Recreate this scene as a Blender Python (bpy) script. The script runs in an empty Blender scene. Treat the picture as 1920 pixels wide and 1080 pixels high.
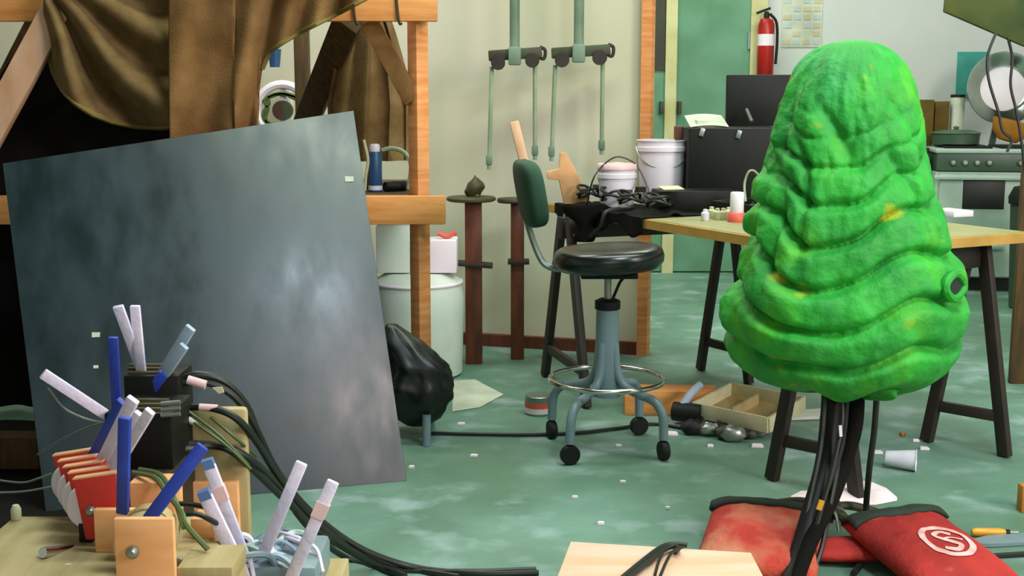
import bpy, math, random
from mathutils import Vector, Matrix, noise
random.seed(7)
S = bpy.context.scene
COL = S.collection
# ------------------------------------------------------------------ camera
CH, PITCH, F = 1.27, math.radians(8.8), 2320.0
cam = bpy.data.objects.new('camera', bpy.data.cameras.new('camera')); COL.objects.link(cam)
cam.location = (0, 0, CH); cam.rotation_euler = (math.radians(90) - PITCH, 0, 0)
cam.data.sensor_width = 36; cam.data.lens = F / 1920 * 36
cam.data.clip_start = .05
S.camera = cam
# ------------------------------------------------------------------ world, lights, exposure
w = bpy.data.worlds.new('world'); S.world = w; w.use_nodes = True
w.node_tree.nodes['Background'].inputs[0].default_value = (.75, .95, .8, 1)
w.node_tree.nodes['Background'].inputs[1].default_value = .10
def area(name, loc, target, sx, sy, power, col):
    l = bpy.data.lights.new(name, 'AREA'); l.shape = 'RECTANGLE'; l.size = sx; l.size_y = sy
    l.energy = power; l.color = col
    o = bpy.data.objects.new(name, l); COL.objects.link(o); o.location = loc
    o.rotation_euler = (Vector(target) - Vector(loc)).to_track_quat('-Z', 'Y').to_euler()
    return o
area('door_daylight', (4.6, .6, 2.9), (.2, 4.4, .6), 2.6, 2.0, 400, (1, .86, .84))
area('overhead_fill', (.9, 4.0, 3.85), (.9, 4.0, 0), 3.0, .6, 105, (.86, 1, .84))
area('overhead_fill', (.8, 7.6, 3.85), (.8, 7.6, 0), 3.0, .6, 120, (.9, 1, .88))
area('overhead_fill', (1.45, 1.65, 3.85), (1.45, 1.65, 0), 1.0, 1.0, 125, (.74, .9, 1))  # added to lay a sheen on the slate board's right side, fixture unseen
area('overhead_fill', (-1.3, 5.7, 3.85), (-1.3, 6.0, 0), 2.0, .5, 75, (1, .94, .92))  # extra lamp added to brighten the wall behind the rack
area('front_fill', (.4, -2.6, 2.6), (-.2, 4, .8), 3.0, 1.4, 40, (1, .95, .95))  # added fill from behind the camera, no window known there
vs = S.view_settings; S.display_settings.display_device = 'sRGB'
vs.view_transform = 'Standard'; vs.look = 'None'; vs.gamma = 1; vs.use_curve_mapping = False
vs.exposure = 0.0
# ------------------------------------------------------------------ pixel -> point
cp, sp = math.cos(PITCH), math.sin(PITCH)
def ray(px, py):
    dx, dy = (px - 960) / F, -(py - 540) / F
    return Vector((dx, cp + dy * sp, -sp + dy * cp))
C0 = Vector((0, 0, CH))
def at(px, py, Y):
    d = ray(px, py); return C0 + d * (Y / d.y)
def onz(px, py, z=0.0):
    d = ray(px, py); return C0 + d * ((z - CH) / d.z)
# ------------------------------------------------------------------ materials
def lin(c):
    return tuple((x / 255 / 12.92 if x / 255 <= .04045 else ((x / 255 + .055) / 1.055) ** 2.4) for x in c)
def M(name, c, c2=None, rough=.6, metal=0, scale=6, stretch=(1, 1, 1), bump=0, bscale=40, detail=4, spec=.5, trans=0, lo=.35, hi=.65):
    m = bpy.data.materials.new(name); m.use_nodes = True
    nt = m.node_tree; b = nt.nodes['Principled BSDF']
    b.inputs['Roughness'].default_value = rough; b.inputs['Metallic'].default_value = metal
    b.inputs['Specular IOR Level'].default_value = spec
    b.inputs['Transmission Weight'].default_value = trans
    if c2 is None: c2 = tuple(int(x * .86) for x in c)
    tc = nt.nodes.new('ShaderNodeTexCoord'); mp = nt.nodes.new('ShaderNodeMapping')
    mp.inputs['Scale'].default_value = stretch
    nt.links.new(tc.outputs['Object'], mp.inputs[0])
    n = nt.nodes.new('ShaderNodeTexNoise'); n.inputs['Scale'].default_value = scale; n.inputs['Detail'].default_value = detail
    r = nt.nodes.new('ShaderNodeValToRGB')
    r.color_ramp.elements[0].position = lo; r.color_ramp.elements[1].position = hi
    r.color_ramp.elements[0].color = (*lin(c2), 1); r.color_ramp.elements[1].color = (*lin(c), 1)
    nt.links.new(mp.outputs[0], n.inputs['Vector']); nt.links.new(n.outputs['Fac'], r.inputs[0])
    nt.links.new(r.outputs[0], b.inputs['Base Color'])
    if bump:
        n2 = nt.nodes.new('ShaderNodeTexNoise'); n2.inputs['Scale'].default_value = bscale; n2.inputs['Detail'].default_value = 5
        nt.links.new(mp.outputs[0], n2.inputs['Vector'])
        bp = nt.nodes.new('ShaderNodeBump'); bp.inputs['Strength'].default_value = bump; bp.inputs['Distance'].default_value = .01
        nt.links.new(n2.outputs['Fac'], bp.inputs['Height']); nt.links.new(bp.outputs[0], b.inputs['Normal'])
    return m
def layer(m, c, scale, lo, hi, detail=3, seed=0.0):
    """a second patchy paint colour over an M() material"""
    nt = m.node_tree; b = nt.nodes['Principled BSDF']
    src = b.inputs['Base Color'].links[0].from_socket
    tc = nt.nodes.new('ShaderNodeTexCoord'); mp = nt.nodes.new('ShaderNodeMapping'); mp.inputs['Location'].default_value = (seed, seed * .7, seed * 1.3)
    n = nt.nodes.new('ShaderNodeTexNoise'); n.inputs['Scale'].default_value = scale; n.inputs['Detail'].default_value = detail
    r = nt.nodes.new('ShaderNodeValToRGB'); r.color_ramp.elements[0].position = lo; r.color_ramp.elements[1].position = hi
    mx = nt.nodes.new('ShaderNodeMix'); mx.data_type = 'RGBA'
    nt.links.new(tc.outputs['Object'], mp.inputs[0]); nt.links.new(mp.outputs[0], n.inputs['Vector']); nt.links.new(n.outputs['Fac'], r.inputs[0])
    nt.links.new(r.outputs[0], mx.inputs['Factor']); nt.links.new(src, mx.inputs[6]); mx.inputs[7].default_value = (*lin(c), 1)
    nt.links.new(mx.outputs[2], b.inputs['Base Color'])
    return m
mt = {}
mt['floor'] = layer(layer(M('painted_concrete', (106, 142, 124), (82, 118, 97), rough=.55, scale=2.2, bump=.25, bscale=30, detail=8),
                    (146, 168, 164), 5, .52, .72, 8, 3.1), (82, 114, 90), 1.6, .52, .68, 8, 9.7)
mt['wall'] = M('white_plaster', (206, 208, 206), (196, 202, 196), rough=.9, scale=1.5, bump=.05)
mt['cream'] = M('cream_panel', (202, 199, 176), (190, 190, 160), rough=.9, scale=1.1, bump=.05)
mt['ceil'] = M('ceiling_paint', (104, 106, 98), rough=.9)
mt['door'] = M('green_door_paint', (100, 146, 118), (82, 128, 96), rough=.7, scale=4)
mt['trim'] = M('cream_trim', (198, 194, 150), (186, 178, 122), rough=.7)
mt['olive'] = M('dark_olive_glass', (42, 46, 12), (34, 36, 8), rough=.5)
mt['pine'] = M('orange_pine', (226, 156, 98), (206, 128, 62), rough=.65, scale=5, stretch=(1, 1, 9), bump=.08)
mt['pineh'] = M('orange_pine_rail', (224, 156, 88), (206, 132, 60), rough=.65, scale=5, stretch=(1, 9, 9), bump=.08)
mt['pale'] = M('pale_pine', (226, 184, 150), (206, 156, 112), rough=.65, scale=4, stretch=(3, 3, 1), bump=.08)
mt['oldwood'] = M('dark_stained_timber', (86, 62, 24), (60, 44, 14), rough=.8, scale=6, stretch=(6, 6, 1))
mt['brown'] = M('brown_duvetyne', (124, 102, 66), (98, 76, 46), rough=.95, scale=9, bump=.25, bscale=120, spec=.1)
mt['brown2'] = M('tan_brown_canvas', (140, 106, 66), (110, 78, 44), rough=.95, scale=6, bump=.25, bscale=120, spec=.1)
mt['hem'] = M('olive_hem', (130, 112, 62), rough=.9, spec=.1)
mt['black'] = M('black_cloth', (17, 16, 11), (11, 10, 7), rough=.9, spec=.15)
mt['board'] = M('slate_blue_board', (22, 44, 50), (15, 34, 36), rough=.4, scale=2.2, stretch=(5, 5, .35), detail=9, spec=.8, bump=.03, bscale=60)
def streak_rough(m, lo, hi):
    nt = m.node_tree; n = [q for q in nt.nodes if q.type == 'TEX_NOISE'][0]
    mr = nt.nodes.new('ShaderNodeMapRange'); mr.inputs[1].default_value = .3; mr.inputs[2].default_value = .7; mr.inputs[3].default_value = lo; mr.inputs[4].default_value = hi
    nt.links.new(n.outputs['Fac'], mr.inputs[0]); nt.links.new(mr.outputs[0], nt.nodes['Principled BSDF'].inputs['Roughness'])
streak_rough(mt['board'], .34, .52)
mt['bag'] = M('black_plastic_bag', (16, 22, 15), (10, 14, 9), rough=.4, spec=.5)
mt['steel'] = M('blue_grey_enamel', (118, 138, 142), (104, 126, 128), rough=.4)
mt['chrome'] = M('chrome', (214, 214, 208), rough=.16, metal=1)
mt['zinc'] = M('dull_zinc', (150, 160, 150), rough=.4, metal=.8)
mt['vinyl'] = M('black_green_vinyl', (16, 24, 18), (11, 17, 13), rough=.28, spec=.6)
mt['padgreen'] = M('dark_green_pad', (40, 78, 54), (28, 56, 38), rough=.8)
mt['rubber'] = M('black_rubber', (15, 18, 13), rough=.6, spec=.3)
mt['trestle'] = M('dark_brown_paint', (44, 33, 22), (32, 22, 14), rough=.6, scale=8)
mt['tabletop'] = M('ply_table_top', (150, 146, 98), (128, 128, 80), rough=.6, scale=4)
mt['tableedge'] = M('pine_table_edge', (190, 150, 70), (168, 128, 52), rough=.6, scale=8)
mt['mahog'] = M('red_brown_timber', (104, 50, 20), (70, 30, 12), rough=.6, scale=5, stretch=(5, 5, 1))
mt['tarnish'] = M('tarnished_dark_disc', (72, 66, 26), (48, 46, 18), rough=.6)
mt['foam'] = layer(layer(layer(M('green_painted_foam', (44, 166, 50), (34, 136, 46), rough=.62, scale=7, bump=.5, bscale=45, detail=8, spec=.35),
                   (88, 180, 36), 5, .54, .76, 6, 4.2), (56, 158, 84), 4, .56, .74, 6, 11.3), (168, 178, 28), 9, .68, .80, 2, 21.0)
mt['hole'] = M('dark_green_socket', (20, 40, 26), (12, 26, 16), rough=.7)
mt['white'] = M('white_plastic', (230, 222, 228), (220, 212, 220), rough=.4)
mt['lever'] = M('white_taped_lever', (226, 212, 226), (200, 196, 216), rough=.55, scale=14, bump=.2, bscale=60)
mt['leverg'] = M('grey_taped_lever', (162, 180, 196), (142, 164, 178), rough=.55, scale=12)
mt['blue'] = M('blue_lever_paint', (34, 66, 170), (24, 44, 132), rough=.5, scale=6)
mt['lightblue'] = M('pale_blue_tape', (92, 124, 178), rough=.5)
mt['pinktape'] = M('pale_pink_tape', (238, 200, 198), rough=.6)
mt['red'] = M('red_painted_ply', (190, 44, 30), (160, 30, 20), rough=.55, scale=7)
mt['ply'] = M('plywood', (176, 160, 112), (156, 138, 88), rough=.7, scale=4, stretch=(6, 1, 1), bump=.05)
mt['plyface'] = M('salmon_plywood', (236, 178, 120), (222, 158, 98), rough=.65, scale=6, stretch=(1, 1, 5))
mt['plypink'] = M('pale_pink_plywood', (226, 190, 164), (214, 172, 134), rough=.65, scale=3, stretch=(1, 6, 6))
mt['blackbox'] = M('black_console', (13, 16, 9), (8, 10, 5), rough=.55, spec=.25)
mt['cable'] = M('black_cable', (24, 30, 20), rough=.5)
mt['cableg'] = M('olive_cable', (84, 104, 52), rough=.5)
mt['sandred'] = layer(M('red_sandbag_canvas', (176, 40, 28), (146, 28, 20), rough=.8, scale=8, bump=.3, bscale=90), (206, 130, 98), 9, .62, .82, 4, 5.0)
mt['sandfade'] = layer(M('faded_sandbag_canvas', (186, 56, 36), (160, 40, 26), rough=.85, scale=8, bump=.4, bscale=90), (186, 116, 84), 6, .46, .66, 6, 5.0)
mt['web'] = M('black_green_webbing', (40, 56, 40), (26, 38, 28), rough=.85, bump=.3, bscale=150)
mt['print'] = M('white_stencil', (232, 190, 182), (214, 150, 138), rough=.8, scale=30)
mt['cupw'] = M('translucent_cup', (222, 222, 228), rough=.35)
mt['paper'] = M('white_paper', (234, 220, 228), (224, 212, 214), rough=.8)
mt['papery'] = M('ivory_paper', (200, 206, 184), rough=.85)
mt['yellow'] = M('yellow_handle', (232, 168, 40), rough=.4)
mt['extred'] = M('extinguisher_red', (176, 26, 22), rough=.3)
mt['stove'] = M('white_green_enamel', (170, 190, 176), (156, 178, 162), rough=.4)
mt['stovedk'] = M('dark_green_enamel', (66, 92, 70), rough=.4)
mt['glassdk'] = M('dark_oven_glass', (18, 24, 14), rough=.5)
mt['teal'] = M('teal_card', (70, 164, 152), rough=.8)
mt['boxbrown'] = M('brown_card', (112, 90, 22), (88, 68, 14), rough=.85)
mt['orangew'] = M('orange_wood', (190, 124, 34), rough=.6)
mt['bin'] = M('dark_green_bin', (48, 70, 48), rough=.6)
mt['olivep'] = M('olive_panel', (98, 100, 34), (40, 62, 22), rough=.7, scale=2.4)
mt['greengrey'] = M('grey_green_pipe', (112, 134, 112), (90, 114, 92), rough=.6)
mt['greendk'] = M('dark_green_iron', (48, 72, 40), (60, 36, 26), rough=.6, scale=12)
mt['rod'] = M('pale_green_rod', (146, 166, 134), rough=.6)
mt['salmon'] = M('salmon_wood', (226, 170, 116), rough=.7)
mt['bluecan'] = M('blue_can', (40, 84, 128), rough=.4)
mt['redcap'] = M('coral_cap', (226, 96, 76), rough=.5)
mt['drum'] = M('white_poly_drum', (206, 214, 202), (190, 206, 190), rough=.5)
mt['ivory'] = M('ivory_bits', (206, 204, 162), rough=.7)
# ------------------------------------------------------------------ mesh building
def catmull(p, n=6):
    p = [Vector(q) for q in p]
    if len(p) < 3: return p
    q = [p[0] * 2 - p[1]] + p + [p[-1] * 2 - p[-2]]; out = []
    for i in range(1, len(q) - 2):
        for k in range(n):
            t = k / n; a, b, c, d = q[i - 1:i + 3]
            out.append(.5 * ((2 * b) + (c - a) * t + (2 * a - 5 * b + 4 * c - d) * t * t + (3 * b - a - 3 * c + d) * t ** 3))
    return out + [p[-1]]
class MB:
    def __init__(s): s.v = []; s.f = []
    def add(s, vs, fs):
        o = len(s.v); s.v += [Vector(v) for v in vs]; s.f += [tuple(i + o for i in f) for f in fs]; return s
    def box(s, c, size, R=None):
        c = Vector(c); h = Vector(size) / 2; vs = []
        for x in (-1, 1):
            for y in (-1, 1):
                for z in (-1, 1):
                    q = Vector((x * h.x, y * h.y, z * h.z)); vs.append(c + (R @ q if R else q))
        return s.add(vs, [(0, 1, 3, 2), (4, 6, 7, 5), (0, 4, 5, 1), (2, 3, 7, 6), (0, 2, 6, 4), (1, 5, 7, 3)])
    def b2(s, lo, hi): return s.box([(a + b) / 2 for a, b in zip(lo, hi)], [b - a for a, b in zip(lo, hi)])
    def beam(s, p0, p1, wd, th, up=(0, 0, 1)):
        """bar from p0 to p1; wd across, th along up"""
        p0, p1 = Vector(p0), Vector(p1); d = (p1 - p0).normalized(); u = Vector(up)
        a = d.cross(u)
        if a.length < 1e-4: a = d.cross(Vector((1, 0, 0)))
        a.normalize(); b = a.cross(d).normalized(); vs = []
        for p in (p0, p1):
            for i, j in ((-1, -1), (1, -1), (1, 1), (-1, 1)): vs.append(p + a * i * wd / 2 + b * j * th / 2)
        return s.add(vs, [(3, 2, 1, 0), (4, 5, 6, 7), (0, 1, 5, 4), (1, 2, 6, 5), (2, 3, 7, 6), (3, 0, 4, 7)])
    def tube(s, pts, r, n=8, smooth=6, closed=False):
        p = catmull(pts, smooth) if smooth and len(pts) > 2 else [Vector(q) for q in pts]
        m = len(p); rr = r if callable(r) else (lambda t: r)
        vs = []; fs = []; prev = None
        for i in range(m):
            if closed: d = p[(i + 1) % m] - p[i - 1]
            else: d = p[min(i + 1, m - 1)] - p[max(i - 1, 0)]
            d.normalize()
            a = prev if prev is not None else (Vector((0, 0, 1)) if abs(d.z) < .9 else Vector((1, 0, 0)))
            a = (a - d * a.dot(d))
            if a.length < 1e-5: a = d.orthogonal()
            a.normalize(); prev = a; b = d.cross(a)
            for k in range(n):
                t = 2 * math.pi * k / n; vs.append(p[i] + (a * math.cos(t) + b * math.sin(t)) * rr(i / max(m - 1, 1)))
        for i in range(m if closed else m - 1):
            j = (i + 1) % m
            for k in range(n): fs.append((i * n + k, i * n + (k + 1) % n, j * n + (k + 1) % n, j * n + k))
        if not closed: fs += [tuple(range(n - 1, -1, -1)), tuple((m - 1) * n + k for k in range(n))]
        return s.add(vs, fs)
    def lathe(s, prof, c=(0, 0, 0), R=None, n=28, sx=1, sy=1):
        """prof = [(r, z)...] about local z"""
        c = Vector(c); vs = []; fs = []
        for r, z in prof:
            for k in range(n):
                t = 2 * math.pi * k / n; q = Vector((r * math.cos(t) * sx, r * math.sin(t) * sy, z)); vs.append(c + (R @ q if R else q))
        for i in range(len(prof) - 1):
            for k in range(n): fs.append((i * n + k, i * n + (k + 1) % n, (i + 1) * n + (k + 1) % n, (i + 1) * n + k))
        if prof[0][0] > 1e-5: fs.append(tuple(range(n - 1, -1, -1)))
        if prof[-1][0] > 1e-5: fs.append(tuple((len(prof) - 1) * n + k for k in range(n)))
        return s.add(vs, fs)
    def prism(s, poly, ext):
        p = [Vector(q) for q in poly]; e = Vector(ext); n = len(p)
        return s.add(p + [q + e for q in p], [tuple(range(n - 1, -1, -1)), tuple(range(n, 2 * n))] + [(i, (i + 1) % n, n + (i + 1) % n, n + i) for i in range(n)])
    def grid(s, fn, nu, nv, wrap=False):
        vs = [fn(i / nu, j / nv) for j in range(nv + 1) for i in range(nu + (0 if wrap else 1))]
        m = nu if wrap else nu + 1
        return s.add(vs, [(j * m + i, j * m + (i + 1) % m, (j + 1) * m + (i + 1) % m, (j + 1) * m + i) for j in range(nv) for i in range(nu)])
def mesh(name, mb, m, bev=0, ang=40, flat=False):
    me = bpy.data.meshes.new(name); me.from_pydata([tuple(v) for v in mb.v], [], mb.f); me.validate()
    import bmesh
    bm = bmesh.new(); bm.from_mesh(me); bmesh.ops.remove_doubles(bm, verts=bm.verts, dist=1e-6)
    bmesh.ops.recalc_face_normals(bm, faces=bm.faces)
    if bev:
        es = [e for e in bm.edges if len(e.link_faces) == 2 and e.calc_face_angle(0) > .6]
        bmesh.ops.bevel(bm, geom=es, offset=bev, segments=2, affect='EDGES', profile=.5, clamp_overlap=True)
    bm.to_mesh(me); bm.free()
    if not flat:
        me.shade_smooth(); me.set_sharp_from_angle(angle=math.radians(ang))
    me.materials.append(m); return me
def thing(name, label, cat, loc=(0, 0, 0), rz=0, group=None):
    o = bpy.data.objects.new(name, None); COL.objects.link(o); o.empty_display_size = .05
    o.location = loc; o.rotation_euler = (0, 0, rz); o['label'] = label; o['category'] = cat
    if group: o['group'] = group
    return o
def part(name, mb, m, parent=None, bev=0, ang=40, label=None, world=True):
    """mesh part; world=True: geometry given in world coordinates, else in the parent's own"""
    o = bpy.data.objects.new(name, mesh(name, mb, m, bev, ang)); COL.objects.link(o)
    if parent is not None:
        o.parent = parent
        if world:
            bases = []; q = parent; Mx = Matrix.Identity(4)
            while q is not None: bases.append(q); q = q.parent
            for q in reversed(bases): Mx = Mx @ q.matrix_parent_inverse @ q.matrix_basis
            o.matrix_parent_inverse = Mx.inverted()
    if label: o['label'] = label
    return o
def solo(name, label, cat, mb, m, bev=0, ang=40, group=None, kind=None):
    """a thing that is one mesh, its origin at its base"""
    cx = sum(v.x for v in mb.v) / len(mb.v); cy = sum(v.y for v in mb.v) / len(mb.v); z0 = min(v.z for v in mb.v)
    off = Vector((cx, cy, z0)); mb.v = [v - off for v in mb.v]
    o = bpy.data.objects.new(name, mesh(name, mb, m, bev, ang)); COL.objects.link(o); o.location = off
    o['label'] = label; o['category'] = cat
    if group: o['group'] = group
    if kind: o['kind'] = kind
    return o
def struct(name, mb, m, parent=None, bev=0):
    o = part(name, mb, m, parent, bev)
    if parent is None: o['kind'] = 'structure'
    return o
RZ = lambda a: Matrix.Rotation(a, 3, 'Z')
RX = lambda a: Matrix.Rotation(a, 3, 'X')
RY = lambda a: Matrix.Rotation(a, 3, 'Y')
def align(d):  # local z -> d
    return Vector(d).normalized().to_track_quat('Z', 'Y').to_matrix()
# ================================================================== SETTING
X0, X1, Y0, Y1, H = -5.0, 4.8, -4.0, 9.0, 4.0
struct('floor', MB().b2((X0, Y0, -.1), (X1, Y1, 0)), mt['floor'])
struct('ceiling', MB().b2((X0, Y0, H), (X1, Y1, H + .1)), mt['ceil'])
struct('wall_left', MB().b2((X0 - .1, Y0, 0), (X0, Y1, H)), mt['wall'])
struct('wall_right', MB().b2((X1, Y0, 0), (X1 + .1, Y1, H)), mt['wall'])
struct('wall_front', MB().b2((X0, Y0 - .1, 0), (X1, Y0, H)), mt['wall'])
struct('wall_back', MB().b2((X0, Y1, 0), (X1, Y1 + .1, H)), mt['wall'])
# cream partition: from the pine stile at (.64, 6.05) back to the left
PA = onz(1215, 664); PA.z = 0; pd = Vector((-1, .30, 0)).normalized(); pn = Vector((pd.y, -pd.x, 0)); pn = -pn if pn.y > 0 else pn
def pw(s, z, off=0): q = PA + pd * s + pn * off; return Vector((q.x, q.y, z))
struct('wall_partition', MB().prism([pw(.05, 0), pw(4.7, 0), pw(4.7, H), pw(.05, H)], -pn * .03), mt['cream'])
st = MB().beam(pw(.025, 0, .0), pw(.025, H, .0), .05, .09, tuple(pn))
struct('trim_1', st, mt['pine'])
struct('trim_2', MB().beam(pw(.05, .03, .02), pw(1.2, .03, .02), .04, .06), mt['mahog'])
# green double door in the back wall
dY = 8.96
def dx(px): return at(px, 200, dY).x
def dz(py): return at(1300, py, dY).z
d1 = MB().b2((dx(1266), dY - .02, .01), (dx(1402), dY + .03, 2.35)); door1 = struct('door_1', d1, mt['door'])
d2 = MB().b2((dx(1150), dY - .02, .01), (dx(1245), dY + .03, 2.35)); door2 = struct('door_2', d2, mt['door'])
part('door_window', MB().b2((dx(1160), dY - .03, dz(132)), (dx(1246), dY - .02, 2.2)), mt['olive'], door2)
struct('trim_3', MB().b2((dx(1245), dY - .045, .0), (dx(1266), dY + .03, 2.35)), mt['trim'])
struct('trim_4', MB().b2((dx(1402), dY - .04, .0), (dx(1432), dY + .035, 2.35)), mt['trim'])
struct('trim_5', MB().b2((dx(1120), dY - .04, 2.35), (dx(1432), dY + .035, 2.45)), mt['trim'])
for d, px in ((door2, 1238), (door1, 1272)):
    part('door_handle', MB().b2((dx(px - 3), dY - .09, dz(214)), (dx(px + 3), dY - .02, dz(190))), mt['greendk'], d, .004)
part('push_plate', MB().b2((dx(1397), dY - .035, dz(92)), (dx(1402), dY - .02, dz(60))), mt['steel'], door1)
# ================================================================== TIMBER FRAME (left)
FY = 4.8
fr = thing('timber_rack', 'orange pine timber rack with diagonal braces holding brown drapes', 'rack', (at(784, 640, FY).x, FY, 0))
def fx(px, Y=FY): return at(px, 300, Y).x
def fz(py, Y=FY): return at(960, py, Y).z
zb = fz(41)
part('beam', MB().b2((fx(-120), FY - .045, zb), (fx(823), FY, zb + .14)), mt['pineh'], fr, .004)
pc0 = Vector((fx(784), FY + .046, (zb + .13) / 2)); part('post', MB().box(pc0, (.058, .058, zb + .13), RZ(math.radians(42))), mt['pine'], fr, .003)
part('post', MB().b2((fx(-110), FY, 0), (fx(-70), FY + .089, zb + .14)), mt['pine'], fr, .004)
part('rail', MB().b2((fx(-120), FY - .045, fz(419)), (fx(835), FY, fz(366))), mt['pineh'], fr, .004)
bY = 5.75
part('post', MB().b2((fx(556, bY), bY, 0), (fx(582, bY), bY + .07, zb + .14)), mt['oldwood'], fr, .004)
part('post', MB().b2((fx(-110, bY), bY, 0), (fx(-80, bY), bY + .07, zb + .14)), mt['oldwood'], fr, .004)
part('brace', MB().beam(at(652, 40, FY + .12), at(574, 230, bY - .06), .11, .045, (0, -1, 0)), mt['oldwood'], fr, .003)
part('brace', MB().beam(at(692, 40, FY + .05), at(775, 190, FY + .04), .07, .04, (0, -1, 0)), mt['brown2'], fr, .003)
part('brace', MB().beam(at(112, 10, FY - .09), at(-40, 290, FY - .09), .105, .045, (0, -1, 0)), mt['pale'], fr, .004, label='pale bare pine diagonal brace')
part('brace', MB().beam(at(72, 30, FY + .12), at(0, 170, FY + .2), .06, .045, (0, -1, 0)), mt['oldwood'], fr, .003)
part('shelf_board', MB().b2((fx(60), FY, fz(366) - .02), (fx(764), bY, fz(366) - .002)), mt['oldwood'], fr)
# black sheet put in for the shaded interior of the frame
bc = MB()
xb = fx(470, 5.0)
def xl_(v): return interp([(0, fx(78, 5.0)), (.10, fx(70, 5.0)), (.24, fx(-5, 5.0)), (.3, fx(-100, 5.0)), (1, fx(-100, 5.0))], v)
def interp(tab, x):
    for (a, b), (c, d) in zip(tab, tab[1:]):
        if a <= x <= c: return b + (d - b) * (x - a) / (c - a)
    return tab[0][1] if x < tab[0][0] else tab[-1][1]
bc.grid(lambda u, v: Vector((xl_(v) + (xb - xl_(v)) * u, 4.93 + .03 * math.sin(u * 40) * v + .02 * math.sin(u * 17 + 2), .02 + (zb + .1) * (1 - v))), 90, 40)
bk = solo('rack_shade_sheet', 'black sheet standing in for shade inside the timber frame behind the slate board', 'cloth', bc, mt['black'], ang=80)
bk.modifiers.new('thick', 'SOLIDIFY').thickness = .004
def floor_shade_f(u, v):
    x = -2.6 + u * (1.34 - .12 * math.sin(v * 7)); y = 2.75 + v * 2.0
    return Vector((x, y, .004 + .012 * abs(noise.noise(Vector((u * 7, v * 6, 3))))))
o = solo('floor_shade_sheet', 'black sheet standing in for floor shadow at the far left under the slate board', 'cloth', MB().grid(floor_shade_f, 40, 40), mt['black'], ang=80)  # dark sheet laid where the bare floor lies in shadow
solo('sill_plank', 'brown plank lying on the black shadow sheet at the left edge', 'plank', MB().b2((onz(-60, 890).x, onz(30, 890).y, .018), (onz(74, 890).x, onz(30, 890).y + .09, .13)), mt['oldwood'], .004)
# brown drapes
hemtab = [(84, 70), (92, 105), (102, 140), (120, 172), (145, 196), (175, 215), (210, 228), (255, 237), (300, 239), (332, 236)]
DY = FY - .10
def left_drape(u, v):
    px = 84 + (332 - 84) * u; yb = interp(hemtab, px); py = -60 + (yb + 60) * v
    a = math.atan2(py + 60, px - 60)                     # folds fan from the upper left corner
    rr = math.hypot(px - 60, py + 60)
    f = math.sin(a * 17 + .7 * math.sin(rr * .02)) * min(1, rr / 160)
    return at(px, py, DY - .03 - .075 * f * v ** .6)
g = MB().grid(left_drape, 90, 40)
dr = thing('brown_drape', 'brown cloth swag with pale curved hem, hung from beam at upper left', 'drape', at(210, 228, DY))
o = part('cloth', g, mt['brown'], dr, ang=90); o.modifiers.new('thick', 'SOLIDIFY').thickness = .006
part('hem', MB().tube([left_drape(u / 30, 1) for u in range(31)], .011, 6, 0), mt['hem'], dr)
righttab = [(318, 330), (480, 330), (484, 190), (492, 130), (505, 98), (530, 80), (560, 62), (600, 42), (640, 22), (690, -5), (720, -20)]
def right_drape(u, v):
    px = 318 + (720 - 318) * u; yb = interp(righttab, px)
    if px < 480: yb = 330
    py = -60 + (yb + 60) * v
    fx_ = math.sin((px - 318) * .055 + .006 * py) * .5 + math.sin((px - 400) * .10 + .02 * py) * (.8 if px > 440 else .15)
    return at(px, py, DY - .12 - .045 * fx_ * (.3 + .7 * v) + .015 * math.sin(py * .02))
dr2 = thing('brown_drape', 'tan brown canvas strip hanging straight down, its swag rising right along the beam', 'drape', at(400, 330, DY))
o = part('cloth', MB().grid(right_drape, 160, 36), mt['brown2'], dr2, ang=90); o.modifiers.new('thick', 'SOLIDIFY').thickness = .006
part('hem', MB().tube([right_drape(u / 60, 1) + Vector((0, -.004, 0)) for u in range(26, 61)], .009, 6, 0), mt['hem'], dr2)
def bundle(u, v):
    t = u * 2 * math.pi; yb = 300; py = 30 + (yb - 30) * v
    wpx = 34 + 42 * min(1, v * 1.6) ** .8; cx = 690 + 10 * v
    q = at(cx + wpx * math.cos(t), py, 5.2)
    q.y += .10 * math.sin(t) * (.5 + .5 * v) + .02 * math.sin(t * 9 + 2 * v)
    q.x += .012 * math.sin(t * 11 + v * 3)
    return q
solo('hanging_cloth', 'dark brown bundled cloth hanging between the braces behind the timber post', 'cloth', MB().grid(bundle, 110, 24, True), mt['brown'], ang=80)
for px in (660, 742):
    q = at(px, 2, FY - .05)
    solo('cord', 'dark cord tied over the pine beam, the %s of two' % ('left' if px < 700 else 'right'), 'cord', MB().tube([(q.x, FY - .049, zb + .145), (q.x + .004, FY - .05, zb + .07), (q.x + .012, FY - .05, zb - .005), (q.x + .014, FY + .02, zb - .006)], .005, 6), mt['greendk'])
# ================================================================== SLATE BOARD
BR = onz(763, 902, .0); BL = onz(86, 962, .0); TR = at(663, 207, 4.56)
nrm = (BL - BR).cross(TR - BR).normalized()
d = ray(5, 306); TL = C0 + d * ((BR - C0).dot(nrm) / d.dot(nrm))
if nrm.y < 0: nrm = -nrm
solo('slate_board', 'large dark slate blue board leaning back against the timber frame', 'board', MB().prism([BL, BR, TR, TL], nrm * .014), mt['board'], .002)
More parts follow.
